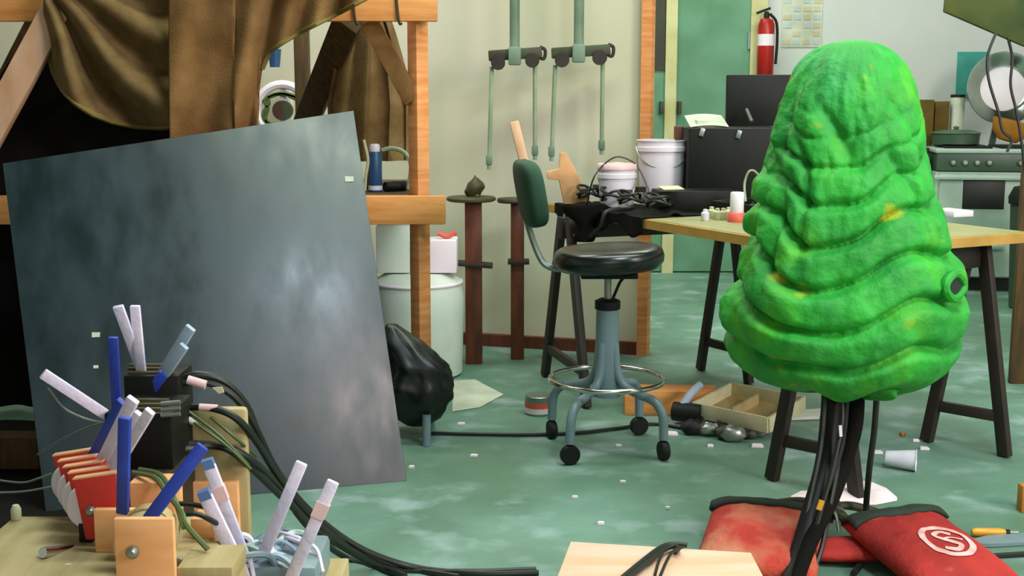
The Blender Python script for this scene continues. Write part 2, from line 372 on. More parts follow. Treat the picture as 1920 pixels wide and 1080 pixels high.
# ================================================================== FOAM MOUND AND STAND
MC = at(1588, 420, 3.42)
prof = [(75, .0), (77, .035), (84, .075), (98, .112), (122, .146), (160, .172), (210, .192), (270, .208), (330, .224), (390, .244), (450, .272), (510, .302), (560, .322), (610, .322), (655, .305), (688, .280), (708, .238), (722, .185), (730, .11), (733, .0)]
zprof = [(at(1588, y, 3.42).z, r) for y, r in prof]
arc = [0.0]
for (a, b), (c, e) in zip(zprof, zprof[1:]): arc.append(arc[-1] + math.hypot(a - c, b - e))
def prof_at(s):
    s *= arc[-1]
    for i in range(len(arc) - 1):
        if s <= arc[i + 1] + 1e-9:
            t = (s - arc[i]) / (arc[i + 1] - arc[i]); t2 = t
            return zprof[i][0] + (zprof[i + 1][0] - zprof[i][0]) * t2, zprof[i][1] + (zprof[i + 1][1] - zprof[i][1]) * t2
    return zprof[-1]
zt, zbm = zprof[0][0], zprof[-1][0]
def smooth_prof(s):
    zs = rs = 0
    for k in (-2, -1, 0, 1, 2):
        q = prof_at(min(max(s + k * .008, 0), 1)); zs += q[0]; rs += q[1]
    return (zs / 5, rs / 5) if .02 < s < .98 else prof_at(s)
THF = -math.pi / 2 - .25
def mound(u, v):
    th = 2 * math.pi * u; z, r = smooth_prof(v)
    c, s_ = math.cos(th), math.sin(th); h = (z - zbm) / (zt - zbm)
    q = Vector((c, s_, z * 2))
    n1 = noise.noise(q * 2.1); n2 = noise.noise(q * 5.0 + Vector((7, 3, 1))); n3 = noise.noise(q * 11 + Vector((1, 9, 4)))
    dth = math.atan2(math.sin(th - THF), math.cos(th - THF))
    n0 = noise.noise(q * 1.1 + Vector((3, 8, 2))); n4 = noise.noise(Vector((c * 2.4, s_ * 2.4, z * 1.2)))
    sag = .17 * (1 - math.cos(dth)) * (.35 + .7 * h)
    ph = (z - sag + .035 * n1 + .008 * n2 + .10 * n0) / (.150 - .045 * h)
    fold = 1 - math.exp(-(math.sin(math.pi * ph) / .42) ** 2) + .25 * (ph - math.floor(ph))
    ph2 = (dth * 1.5 + 2.6 * h + 1.3 * n0 + .2 * n1) * math.pi
    fold2 = 1 - math.exp(-(math.sin(ph2) / .5) ** 2)
    env = max(0, min(1, (1.0 - h) / .3)) * min(1, r / .16)
    amp = .040 * env * (.45 + .9 * max(0, .5 + n4)) * max(0, min(1, (.84 - h) / .34))
    amp2 = .024 * env * max(0, min(1, (h - .22) / .25)) * max(0, min(1, (.97 - h) / .2)) * (.5 + .8 * max(0, .5 - n4))
    r2 = r + amp * (fold - .8) + amp2 * (fold2 - .7) + .022 * n1 * min(1, r / .1) + .008 * n2 * min(1, r / .1) + .005 * n3
    r2 = max(r2, 0)
    if v in (0, 1): r2 = 0
    lean = -.015 * h + .035 * max(0, h - .6)
    return Vector((MC.x + r2 * c + lean, MC.y + r2 * s_ * .86, z + .03 * n1 * (1 - h) ** 2 + .016 * n2 * (1 - h) ** 2))
fm = thing('foam_mound', 'large bright green lumpy foam mound with sagging folds on a black stand', 'foam prop', (MC.x, MC.y, zbm))
part('body', MB().grid(mound, 280, 260, True), mt['foam'], fm, ang=180)
# side socket on the right flank
hp = at(1778, 535, 3.42); hv = (hp - Vector((MC.x, MC.y + .02, hp.z)))
sd = Vector((.72, -.69, 0)); sc = Vector((MC.x, MC.y, hp.z)) + Vector((.72 * .318, -.69 * .318 * .86, .0))
sc = Vector((MC.x + .318 * math.cos(-.72), MC.y + .318 * .86 * math.sin(-.72), at(1778, 535, 3.25).z))
sd = Vector((math.cos(-.8), math.sin(-.8), .0)).normalized(); Ra = align(sd)
rim = [(sc + Ra @ Vector((.043 * math.cos(t) * (1 + .2 * math.cos(2 * t + .5)), .034 * math.sin(t), .004))) for t in [i * math.pi / 14 for i in range(28)]]
part('socket_rim', MB().tube(rim, .012, 8, 0, True), mt['foam'], fm)
part('socket', MB().lathe([(0, -.002), (.036, .000), (.040, .006)], sc, Ra, 24), mt['hole'], fm, label='dark hollow socket in the side')
# stand
sb = onz(1578, 1030); st_ = thing('prop_stand', 'black pole stand wrapped in cables under the green foam mound', 'stand', (MC.x - .03, MC.y, 0))
px_, py_ = MC.x - .03, MC.y
part('pole', MB().tube([(px_, py_, .06), (px_, py_, zbm + .06)], .022, 14), mt['mahog'], st_)
part('collar', MB().lathe([(.03, 0), (.045, .01), (.045, .05), (.026, .06)], (px_, py_, .07)), mt['greendk'], st_)
for k in range(4):
    a = .5 + k * math.pi / 2
    part('leg', MB().tube([(px_ + .03 * math.cos(a), py_ + .03 * math.sin(a), .10), (px_ + .12 * math.cos(a), py_ + .12 * math.sin(a), .085), (px_ + .30 * math.cos(a), py_ + .30 * math.sin(a), .014)], .013, 8), mt['greendk'], st_)
for k in range(5):
    a = k * 1.256
    part('claw', MB().tube([(px_ + .02 * math.cos(a), py_ - .03 + .02 * math.sin(a), .115), (px_ + .05 * math.cos(a), py_ - .04 + .03 * math.sin(a), .10), (px_ + .065 * math.cos(a), py_ - .05 + .04 * math.sin(a), .06)], .005, 6), mt['zinc'], st_)
top = [(1556, 728), (1612, 722)]
part('sleeve', MB().tube([at(1562, 715, 3.36), at(1556, 800, 3.33), at(1545, 880, 3.28), at(1522, 960, 3.2), at(1492, 1060, 3.1), at(1468, 1122, 2.99)], lambda t: .030 - .004 * t, 12), mt['blackbox'], st_)
part('sleeve', MB().tube([at(1604, 712, 3.38), at(1602, 790, 3.36), at(1588, 850, 3.33), at(1560, 930, 3.24), at(1522, 1010, 3.13), at(1500, 1070, 3.06), at(1485, 1126, 2.98)], lambda t: .027 - .009 * t, 12), mt['black'], st_)
for i, pts in enumerate([[(1575, 720), (1578, 790), (1560, 880), (1532, 980), (1505, 1070)], [(1590, 720), (1580, 830), (1550, 920), (1515, 1010), (1478, 1085)], [(1548, 722), (1540, 830), (1520, 930), (1500, 1010), (1470, 1080)], [(1582, 725), (1572, 860), (1556, 950), (1540, 1030), (1520, 1080)]]):
    part('cable', MB().tube([at(a, b, 3.30 - .05 * j) for j, (a, b) in enumerate(pts)], .007, 6), mt['cable'] if i != 1 else mt['rubber'], st_)
part('tape_tag', MB().box(at(1538, 947, 3.09), (.014, .006, .026), RY(.3)), mt['yellow'], st_, label='yellow tape tag')
part('tape_tag', MB().box(at(1576, 808, 3.22), (.008, .005, .03), RY(-.1)), mt['paper'], st_, label='white tape tag')
solo('hanging_cable', 'single black cable looping down from the green foam mound to the floor', 'cable', MB().tube([at(1646, 700, 3.40), at(1640, 800, 3.40), at(1630, 880, 3.40), at(1624, 960, 3.42), onz(1630, 1010, .03), onz(1625, 1040, .01), onz(1600, 1075, .01)], .009, 8), mt['cable'])
# ================================================================== SANDBAGS
def sandbag(name, label, c, rz, a, b, Hh, tilt, emblem=False, mk='sandred'):
    t = thing(name, label, 'sandbag', c, rz, 'red sandbags on the stand legs')
    def h(x, y):
        return Hh * max(0, (1 - (abs(x) / a) ** 3.2)) ** .5 * max(0, (1 - (abs(y) / b) ** 3.2)) ** .5 * (1 + .16 * noise.noise(Vector((x * 11, y * 11, c[0]))) + .07 * noise.noise(Vector((x * 34, y * 34, c[0]))))
    def lift(x, y): return .03 + tilt * (y + b) / (2 * b)
    m = MB()
    m.grid(lambda u, v: Vector(((2 * u - 1) * a, (2 * v - 1) * b, lift((2 * u - 1) * a, (2 * v - 1) * b) + h((2 * u - 1) * a, (2 * v - 1) * b))), 36, 36)
    m.grid(lambda u, v: Vector(((2 * u - 1) * a, (2 * v - 1) * b, max(.002, lift(0, (2 * v - 1) * b) - .6 * h((2 * u - 1) * a, (2 * v - 1) * b)))), 36, 36)
    part('bag', m, mt[mk], t, ang=180, world=False)
    zz = lambda x, y: lift(x, y) + h(x, y)
    s = MB()
    s.grid(lambda u, v: Vector(((2 * u - 1) * a * 1.02, b * .62 + .075 * v * 1.0, zz((2 * u - 1) * a * .95, min(b * .62 + .075 * v, b * .98)) + .012 * math.sin(math.pi * v) + .006)), 24, 6)
    o = part('webbing', s, mt['web'], t, ang=180, world=False, label='black webbing strip along the top edge'); o.modifiers.new('thick', 'SOLIDIFY').thickness = .012
    if emblem:
        ex, ey, R = .02, -.045, .062
        def strip(pts, wd, mm):
            p = catmull(pts, 6); vs = []
            for i, q in enumerate(p):
                dd = (p[min(i + 1, len(p) - 1)] - p[max(i - 1, 0)]); dd.normalize(); n = Vector((-dd.y, dd.x, 0))
                for s2 in (-1, 1):
                    k = q + n * s2 * wd / 2; vs.append(Vector((k.x, k.y, zz(k.x, k.y) + .0025)))
            mm.add(vs, [(2 * i, 2 * i + 1, 2 * i + 3, 2 * i + 2) for i in range(len(p) - 1)])
        e = MB()
        strip([(ex + R * math.cos(t), ey + R * 1.15 * math.sin(t), 0) for t in [i * 2 * math.pi / 24 for i in range(25)]], .017, e)
        strip([(ex + .032, ey + .030, 0), (ex + .006, ey + .046, 0), (ex - .020, ey + .030, 0), (ex - .008, ey + .008, 0), (ex + .012, ey - .012, 0), (ex + .020, ey - .034, 0), (ex - .004, ey - .050, 0), (ex - .030, ey - .034, 0)], .014, e)
        strip([(ex - .008, ey + .008, 0), (ex + .022, ey + .012, 0), (ex + .044, ey - .006, 0)], .008, e)
        part('stencilled_emblem', e, mt['print'], t, world=False, label='white ring emblem with curved strokes inside')
    return t
c = onz(1742, 1042, .05)
sandbag('sandbag', 'bright red sandbag with a white ring emblem, right of the prop stand', (c.x, c.y, 0), .30, .15, .20, .055, .055, True)
c = onz(1428, 1020, .05)
sandbag('sandbag', 'faded red sandbag with black webbing, left of the prop stand behind the pale plywood', (c.x, c.y, 0), -.30, .16, .19, .055, .05, False, 'sandfade')
c = onz(1585, 1035, .03)
m = MB().grid(lambda u, v: Vector((c.x + .17 * math.cos(2 * math.pi * u) * math.sin(math.pi * v), c.y + .02 + .07 * math.sin(2 * math.pi * u) * math.sin(math.pi * v), max(.001, .03 + .028 * math.cos(math.pi * v) + .006 * noise.noise(Vector((u * 9, v * 9, 0)))))), 32, 16, True)
solo('sandbag', 'dark red sandbag middle lying flat between the stand legs', 'sandbag', m, mt['sandred'], ang=180, group='red sandbags on the stand legs')
# ================================================================== TRESTLE TABLE
NC = Vector((.985, 3.9, 0)); uu = Vector((-.459, .888, 0)); vv = Vector((.888, .459, 0)); TZ = .80; TW, TLn = .93, 1.78
def tb(a, b, z=TZ): q = NC + uu * a + vv * b; return Vector((q.x, q.y, z))
tt = solo('table_top', 'long plywood table top with yellow pine edge on dark brown trestles', 'table', MB().prism([tb(0, 0, TZ - .004), tb(TLn, 0, TZ - .004), tb(TLn, TW, TZ - .004), tb(0, TW, TZ - .004)], (0, 0, .004)), mt['tabletop'])
for (a, b, a2, b2) in ((0, 0, TLn, 0), (0, 0, 0, TW), (TLn, 0, TLn, TW), (0, TW, TLn, TW)):
    part('edge_band', MB().beam(tb(a, b, TZ - .019), tb(a2, b2, TZ - .019), .03, .034), mt['tableedge'], tt)
def trestle(label, ends, group):
    cs = [((onz(*e[0]) + onz(*e[1])) / 2) for e in ends]
    t = thing('trestle', label, 'trestle', (cs[0] + cs[1]) / 2, 0, group)
    tz = TZ - .038
    ap = [Vector((q.x, q.y, tz - .045)) for q in cs]
    part('top_rail', MB().beam(ap[0] - (ap[1] - ap[0]).normalized() * .03, ap[1] + (ap[1] - ap[0]).normalized() * .03, .05, .09), mt['trestle'], t, .003)
    for q, e in zip(ap, ends):
        feet = [onz(*p) for p in e]
        axis = (ap[1] - ap[0]).normalized()
        for fpt in feet:
            tp = q + (fpt - Vector((q.x, q.y, 0))) * .18; tp.z = tz - .01
            part('leg', MB().beam(fpt + Vector((0, 0, .003)), tp, .045, .03, tuple(axis)), mt['trestle'], t, .003)
        k = .2; a0, a1 = [fpt + (q + (fpt - Vector((q.x, q.y, 0))) * .18 - fpt) * k for fpt in feet]
        part('crossbar', MB().beam(a0, a1, .022, .038), mt['trestle'], t, .002)
trestle('dark brown trestle under the near end of the table behind the foam mound', [((1447, 900), (1606, 936)), ((1737, 828), (1884, 857))], 'trestles of the long table')
trestle('dark brown trestle under the far end of the table behind the black stool', [((1022, 706), (1100, 766)), ((1313, 694), (1404, 720))], 'trestles of the long table')
# ---- on the table
def bucket(label, px, py_top, Y, r, h, lid=False):
    q = at(px, py_top, Y); z0 = TZ; hh = h
    t = thing('bucket', label, 'bucket', (q.x, Y, z0))
    part('tub', MB().lathe([(r * .84, 0), (r * .86, .004), (r * .97, hh - .05), (r * 1.03, hh - .048), (r * 1.04, hh - .03), (r * .99, hh - .028), (r, hh - .006), (r * 1.04, hh - .004), (r * 1.04, hh), (r * .96, hh), (r * .94, hh - .02), (r * .82, .01), (0, .008)], (q.x, Y, z0), n=36), mt['white'], t)
    if lid: part('lid', MB().lathe([(r * 1.06, hh - .012), (r * 1.08, hh), (r * 1.0, hh + .012), (r * .9, hh + .01), (0, hh + .02)], (q.x, Y, z0), n=36), mt['pinktape'], t, label='pale pink lid')
    part('bail_handle', MB().tube([Vector((q.x + r * 1.05 * math.cos(a), Y - r * 1.0 * math.sin(a) * .9, z0 + hh - .03 - .09 * math.sin(a))) for a in [math.pi * i / 12 for i in range(13)]], .003, 6), mt['zinc'], t)
bucket('large white plastic bucket beside the black case at the far end of the table', 1242, 262, 5.42, .108, fz(262, 5.42) - TZ)
bucket('small white pail with pale pink lid, left of the large white bucket', 1157, 308, 5.30, .082, fz(312, 5.30) - TZ, True)
# black road case with open lid
q = at(1370, 250, 5.25); cw = at(1470, 250, 5.25).x - at(1292, 250, 5.25).x; zc = at(1370, 240, 5.25).z
bcx = (at(1470, 250, 5.25).x + at(1292, 250, 5.25).x) / 2
t = thing('equipment_case', 'black equipment case with its lid raised, standing at the back of the table', 'case', (bcx, 5.35, TZ))
part('body', MB().b2((bcx - cw / 2, 5.25, TZ), (bcx + cw / 2, 5.52, zc)), mt['blackbox'], t, .006)
lx0, lx1 = at(1364, 200, 5.5).x, at(1490, 200, 5.5).x
part('lid', MB().box(((lx0 + lx1) / 2, 5.54, (zc + at(1400, 140, 5.5).z) / 2), (lx1 - lx0, .035, at(1400, 140, 5.5).z - zc), RX(-.04)), mt['blackbox'], t, .005)
for px, py in ((1316, 248), (1385, 252)): part('latch', MB().box(at(px, py, 5.245), (.02, .01, .035), RY(.3)), mt['zinc'], t, .002)
part('lid_stay', MB().tube([at(1410, 228, 5.4), at(1400, 205, 5.46)], .008, 8), mt['zinc'], t)
p0 = at(1330, 212, 5.36)
solo('paper_stack', 'curled ivory paper stack lying on top of the black equipment case', 'papers', MB().grid(lambda u, v: Vector((at(1294, 212, 5.3).x + (at(1366, 212, 5.3).x - at(1294, 212, 5.3).x) * u, 5.28 + .2 * v, zc + .003 + .045 * v + .008 * math.sin(u * 3))), 12, 6).b2((p0.x - .06, 5.30, zc + .001), (p0.x + .06, 5.46, zc + .03)), mt['papery'])
solo('wood_block', 'small dark red wood block beside the black case and white bucket', 'block', MB().b2((at(1266, 246, 5.5).x, 5.47, TZ), (at(1292, 246, 5.5).x, 5.55, at(1280, 237, 5.5).z)), mt['mahog'], .003)
# open black tool tray with tools
def tt_pt(px, py): return onz(px, py, TZ)
tp0 = [onz(1100, 402, TZ), onz(1395, 398, TZ)]
t = thing('tool_tray', 'low black tray of tools and cables on the left end of the table', 'tray', (.95, 4.8, TZ))
A_, B_ = tb(.62, .31), tb(1.0, .31); wv = vv * .21
tray = MB()
tray.prism([A_, B_, B_ + wv, A_ + wv], (0, 0, .012))
for a, b in ((A_, B_), (B_, B_ + wv), (B_ + wv, A_ + wv), (A_ + wv, A_)): tray.beam(a + Vector((0, 0, .03)), b + Vector((0, 0, .03)), .012, .06)
part('tray_body', tray, mt['blackbox'], t, .002)
ORD = ['first','second','third','fourth','fifth','sixth','seventh','eighth','ninth','tenth','eleventh','twelfth','thirteenth','fourteenth','fifteenth','sixteenth']
rn = random.Random(3)
for k in range(8):
    s = .1 + .8 * (k + .5) / 8; base = A_ + (B_ - A_) * s + wv * rn.uniform(.15, .85) + Vector((0, 0, .022))
    a = rn.uniform(0, 3.14); L = rn.uniform(.04, .07); dv = Vector((math.cos(a), math.sin(a), 0)) * L; z2 = Vector((0, 0, rn.uniform(.0, .06)))
    tl = solo('hand_tool', 'small dark hand tool, %s from the right end of the black tool tray' % ORD[k], 'tool', MB().tube([base - dv, base - dv * .2 + z2 * .4], .011, 8, 0).tube([base - dv * .2 + z2 * .4, base + dv + z2], .006, 6, 0).box(base + dv + z2, (.03, .016, .016), RZ(a)), [mt['rubber'], mt['zinc'], mt['greendk'], mt['rubber']][k % 4], group='tools in the black tray')
def loopcable(label, pts, m, r=.006): return solo('cable', label, 'cable', MB().tube(pts, r, 6), m)
loopcable('black cables drooping over the table edge above the stool seat', [tb(1.25, .1, TZ + .02), tb(1.25, -.03, TZ + .01), tb(1.28, -.05, TZ - .06), tb(1.42, -.06, TZ - .12), tb(1.56, -.05, TZ - .03), tb(1.6, .1, TZ + .015)], mt['cable'], .008)
loopcable('grey cable loop standing up in front of the black equipment case', [at(1398, 378, 4.85), at(1396, 345, 4.9), at(1404, 322, 4.9), at(1416, 322, 4.9), at(1424, 340, 4.9), at(1412, 380, 4.85)], mt['rod'], .005)
loopcable('thin dark cable arching over the white bucket', [at(1222, 372, 5.1), at(1200, 320, 5.25), at(1180, 300, 5.3), at(1150, 296, 5.3), at(1115, 330, 5.2), onz(1100, 386, TZ + .01)], mt['cable'], .0035)
def clothf(u, v):
    a_ = 1.00 + .70 * u; b_ = .30 - .40 * v; dz_ = 0
    if b_ < -.02: dz_ = (-.02 - b_) * (.75 + .3 * math.sin(u * 17)); b_ = -.02 - .010 * (1 + math.sin(u * 23)) * .5
    return tb(a_, b_, TZ + .006 + .03 * max(0, noise.noise(Vector((u * 8, v * 6, 1)))) * math.sin(math.pi * min(1, v * 1.02)) - dz_)
o = solo('black_cloth', 'black cloth spread over the left end of the table and its edge', 'cloth', MB().grid(clothf, 60, 40), mt['black'], ang=80)
o.modifiers.new('thick', 'SOLIDIFY').thickness = .003
solo('dark_bag', 'black pouch hanging off the far left corner of the table', 'pouch', MB().grid(lambda u, v: at(1096 + (14 + 30 * (1 - v) ** 2 + 6 * math.sin(v * 9)) * math.cos(2 * math.pi * u), 386 + 66 * v, 5.12) + Vector((0, .05 * math.sin(2 * math.pi * u) * (1 - .5 * v) - .02, 0)), 24, 14, True), mt['black'], ang=180)
rn = random.Random(8)
for k, (u_, v_) in enumerate([(1.08, .10), (1.16, .22), (1.25, .08), (1.33, .20), (1.42, .10), (1.50, .22), (1.58, .08), (1.63, .20)]):
    b_ = tb(u_, v_, TZ + .042); wh = ORD[k] + ' from the right end of the black cloth'
    if k % 2 == 0:
        solo('cable_coil', 'small coil of black cable, ' + wh, 'cable', MB().tube([b_ + Vector(((.045 + .006 * math.sin(i * 1.7)) * math.cos(i * .5), .045 * math.sin(i * .5), .0012 * i + .012 * math.sin(i * .9))) for i in range(34)], .006, 6, 2), mt['cable'], group='clutter on the black cloth')
    else:
        a_ = rn.uniform(0, 3); dv = Vector((math.cos(a_), math.sin(a_), 0)) * .07
        solo('hand_tool', 'dark hand tool with stubby grip, ' + wh, 'tool', MB().tube([b_ - dv, b_], .017, 8, 0).tube([b_, b_ + dv + Vector((0, 0, .03))], .008, 6, 0).box(b_ + dv + Vector((0, 0, .03)), (.04, .022, .022), RZ(a_)), [mt['rubber'], mt['greendk']][k // 2 % 2], group='clutter on the black cloth')
# low black case + pale card
q = onz(1275, 372, TZ)
solo('low_case', 'flat black case lying across the table in front of the white bucket', 'case', MB().box((at(1300, 348, 5.05).x + .02, 5.12, TZ + .045), (.34, .16, .09), RZ(.1)), mt['blackbox'], .006)
solo('card', 'small ivory card lying on the black tools below the white bucket', 'card', MB().box(at(1258, 352, 4.98), (.09, .06, .003), RZ(.3) @ RX(.15)), mt['ivory'])
# bottle with coral base
q = onz(1381, 416, TZ)
t = thing('bottle', 'white cylinder bottle standing in a coral red cap on the table edge', 'bottle', (q.x, q.y, TZ))
part('cap', MB().lathe([(.034, 0), (.035, .002), (.032, .032), (.028, .036)], (q.x, q.y, TZ)), mt['redcap'], t)
part('tube', MB().lathe([(.025, .034), (.026, .036), (.026, .108), (.023, .113), (0, .114)], (q.x, q.y, TZ)), mt['white'], t)
for i, (px, py) in enumerate([(1334, 405), (1345, 408), (1356, 408), (1366, 406), (1322, 410)]):
    q = onz(px, py + 4, TZ)
    solo('small_jar', 'little %s jar left of the coral capped bottle, %s' % ('silvery' if i == 4 else 'ivory', ['leftmost of the ivory ones', 'second ivory one from the left', 'third ivory one from the left', 'nearest the bottle', 'in front of the ivory jars'][i]), 'jar', MB().lathe([(.013, 0), (.016, .006), (.016, .03), (.009, .036), (.009, .044), (0, .046)], (q.x, q.y, TZ), n=14), mt['cupw'] if i == 4 else mt['ivory'], group='small jars on the table')
q = onz(1783, 404, TZ)
solo('paper_pad', 'pale pink pad lying on the right end of the table', 'pad', MB().box((q.x, q.y, TZ + .012), (.1, .14, .024), RZ(.4)), mt['paper'], .002)
# ================================================================== STOOL
q = onz(1136, 842); sl = thing('drafting_stool', 'black padded drafting stool with chrome foot ring on casters', 'stool', (q.x, q.y, 0), .0)
def sx_(a, r, z): return Vector((r * math.cos(a), r * math.sin(a), z))
sz = .735
seat = MB(); pr = [(0, -.075), (.13, -.075), (.175, -.07), (.195, -.05), (.198, -.028), (.192, -.008), (.176, .004), (.14, .006), (.07, .0), (0, -.003)]
def sq(th): return 1 / (abs(math.cos(th)) ** 3.2 + abs(math.sin(th)) ** 3.2) ** (1 / 3.2)
seat.grid(lambda u, v: (lambda i, t: Vector(((pr[i][0] + (pr[i + 1][0] - pr[i][0]) * t) * math.cos(2 * math.pi * u) * (.9 + .1 * sq(2 * math.pi * u)), (pr[i][0] + (pr[i + 1][0] - pr[i][0]) * t) * math.sin(2 * math.pi * u) * (.9 + .1 * sq(2 * math.pi * u)), sz + pr[i][1] + (pr[i + 1][1] - pr[i][1]) * t)))(min(int(v * 9), 8), v * 9 - min(int(v * 9), 8)), 48, 18, True)
tilt = Matrix.Rotation(-.05, 3, 'Y')
for i, v in enumerate(seat.v): k = v - Vector((0, 0, sz)); seat.v[i] = tilt @ k + Vector((0, 0, sz))
part('seat', seat, mt['vinyl'], sl, ang=70, world=False)
part('seat_plate', MB().box((0, 0, sz - .088), (.20, .16, .02)), mt['rubber'], sl, .004, world=False)
part('screw', MB().tube([(0, 0, .5), (0, 0, sz - .08)], .013, 12), mt['zinc'], sl, world=False)
part('collar', MB().lathe([(.036, .515), (.046, .52), (.046, .548), (.03, .556), (0, .556)]), mt['rubber'], sl, world=False)
part('lift_lever', MB().tube([(.02, 0, .56), (.05, -.02, .63), (.1, -.02, sz - .08)], .006, 6), mt['rubber'], sl, world=False)
part('column', MB().lathe([(.05, .2), (.048, .24), (.042, .32), (.041, .52), (0, .52)], n=20), mt['steel'], sl, world=False)
part('foot_ring', MB().tube([sx_(2 * math.pi * i / 48, .205, .262) for i in range(48)], .0095, 10, 0, True), mt['chrome'], sl, world=False)
for k in range(4):
    a = math.radians(-36 + 90 * k)
    lg = part('leg', MB().tube([sx_(a, .03, .40), sx_(a, .042, .30), sx_(a, .075, .245), sx_(a, .14, .222), sx_(a, .200, .205), sx_(a, .232, .16), sx_(a, .238, .075)], .0165, 10), mt['steel'], sl, world=False)
    ct = part('caster', MB().lathe([(0, -.014), (.032, -.014), (.0355, -.009), (.0355, .009), (.032, .014), (0, .014)], sx_(a, .238, .0355) + Vector((.0, 0, .0)), RZ(a + .9) @ RY(math.pi / 2), 20), mt['rubber'], sl, world=False)
    part('caster_hood', MB().tube([sx_(a, .238, .08), sx_(a, .238, .062)], .012, 8).lathe([(.024, -.014), (.025, .014)], sx_(a, .238, .0355), RZ(a + .9) @ RY(math.pi / 2), 20), mt['zinc'], ct)
# backrest on the left, seen almost edge on
part('back_bar', MB().tube([(-.12, .03, sz - .08), (-.21, .04, sz - .07), (-.25, .05, sz - .02), (-.29, .06, sz + .10), (-.31, .06, sz + .22)], .012, 8), mt['zinc'], sl, world=False)
bk_ = MB().grid(lambda u, v: (lambda th, s: Vector((-.255 - .035 * math.cos(th) * s - .19 * ((math.sin(th) * s)) * 0, .05 + .15 * math.sin(th) * s, 0)))(2 * math.pi * u, 1), 2, 1)
bk_ = MB()
def pad(u, v):
    a, b = 2 * math.pi * u, math.pi * (v - .5)
    ca, sa = math.cos(a), math.sin(a); sg = lambda x, e: math.copysign(abs(x) ** e, x)
    x = .038 * sg(math.cos(b), .5) * sg(ca, .6); y = .17 * sg(math.cos(b), .35) * sg(sa, .35); z = .118 * sg(math.sin(b), .55)
    x += .30 * y * y * 2
    p = RY(-.18) @ Vector((x, y, z)); p = RZ(.12) @ p
    return p + Vector((-.285, .05, sz + .195))
part('backrest', MB().grid(pad, 40, 24, True), mt['padgreen'], sl, ang=70, world=False)
# ================================================================== BACK LEFT CLUTTER
def post_stand(label, px, pyf, wpx, top, left, right, mid):
    q = onz(px, pyf); t = thing('work_stand', label, 'stand', (q.x, q.y, 0), 0, 'red brown work stands')
    s = q.y / F * 1.01; wd = wpx * s
    part('post', MB().b2((q.x - wd / 2, q.y - wd / 2, 0), (q.x + wd / 2, q.y + wd / 2, top)), mt['mahog'], t, .004)
    cx = q.x + (left + right) / 2 * s; rx = (right - left) / 2 * s
    part('round_top', MB().lathe([(.9, 0), (1, .006), (1, .016), (.94, .022), (0, .024)], (cx, q.y, top - .005), Matrix.Diagonal((rx, rx, 1)), 32), mt['tarnish'], t)
    part('shelf', MB().box((q.x + mid[1] * s, q.y - .005, top - mid[2]), (mid[0] * s, .10, .018), RY(mid[3])), mt['trestle'], t, .003)
    return q, s
q1, s1 = post_stand('thick red brown post stand with a round top bearing a lump', 889, 680, 31, .785, -50, 42, (112, -20, .30, .08))
solo('clay_lump', 'lumpy olive brown clay piece on the round top of the left work stand', 'clay', MB().grid(lambda u, v: Vector((q1.x + .005 + (.045 + .012 * noise.noise(Vector((math.cos(6.283 * u), math.sin(6.283 * u), v * 3)))) * math.cos(6.283 * u) * math.sin(math.pi * min(v + .12, 1)) ** .6, q1.y + .045 * math.sin(6.283 * u) * math.sin(math.pi * min(v + .12, 1)) ** .6, .803 + .10 * v + .01 * math.sin(9 * u))), 20, 14, True), mt['tarnish'], ang=180)
post_stand('slimmer red brown post stand between the thick stand and the black stool', 970, 672, 25, .77, -38, 20, (40, 2, .29, 0))
q3 = onz(1030, 668)
solo('leaning_plank', 'narrow red brown plank upright behind the black stool', 'plank', MB().beam(Vector((q3.x, q3.y + .25, 0)), Vector((q3.x - .04, q3.y + .28, .55)), .045, .03, (0, 1, 0)), mt['mahog'], .002)
# white drum and boxes behind the post
q = onz(790, 640); dY2 = 5.62; dxx = at(782, 500, dY2).x
t = thing('plastic_drum', 'wide white plastic drum standing behind the timber post', 'drum', (dxx, dY2, 0))
part('barrel', MB().lathe([(.19, 0), (.205, .01), (.21, .2), (.215, .36), (.20, .44), (.14, .475), (0, .48)], (dxx, dY2, 0), n=40), mt['drum'], t)
part('rim', MB().tube([Vector((dxx + .203 * math.cos(a), dY2 + .203 * math.sin(a), .43)) for a in [i * math.pi / 20 for i in range(40)]], .009, 8, 0, True), mt['white'], t)
solo('pale_carton', 'pale pink white carton standing on the white drum behind the post', 'carton', MB().b2((at(778, 460, 5.55).x, 5.53, .482), (at(856, 460, 5.55).x, 5.7, at(800, 447, 5.62).z)), mt['paper'], .004)
solo('pale_carton', 'taller pale white carton behind the right edge of the slate board', 'carton', MB().b2((at(706, 460, 5.55).x, 5.53, .482), (at(768, 460, 5.55).x, 5.66, at(730, 425, 5.5).z)), mt['drum'], .004)
q = at(838, 442, 5.6)
solo('red_clip', 'small pink and dark red clip on the pale carton', 'clip', MB().tube([q + Vector((-.04, 0, .012)), q + Vector((0, 0, -.002)), q + Vector((.04, 0, .015))], .012, 8), mt['redcap'])
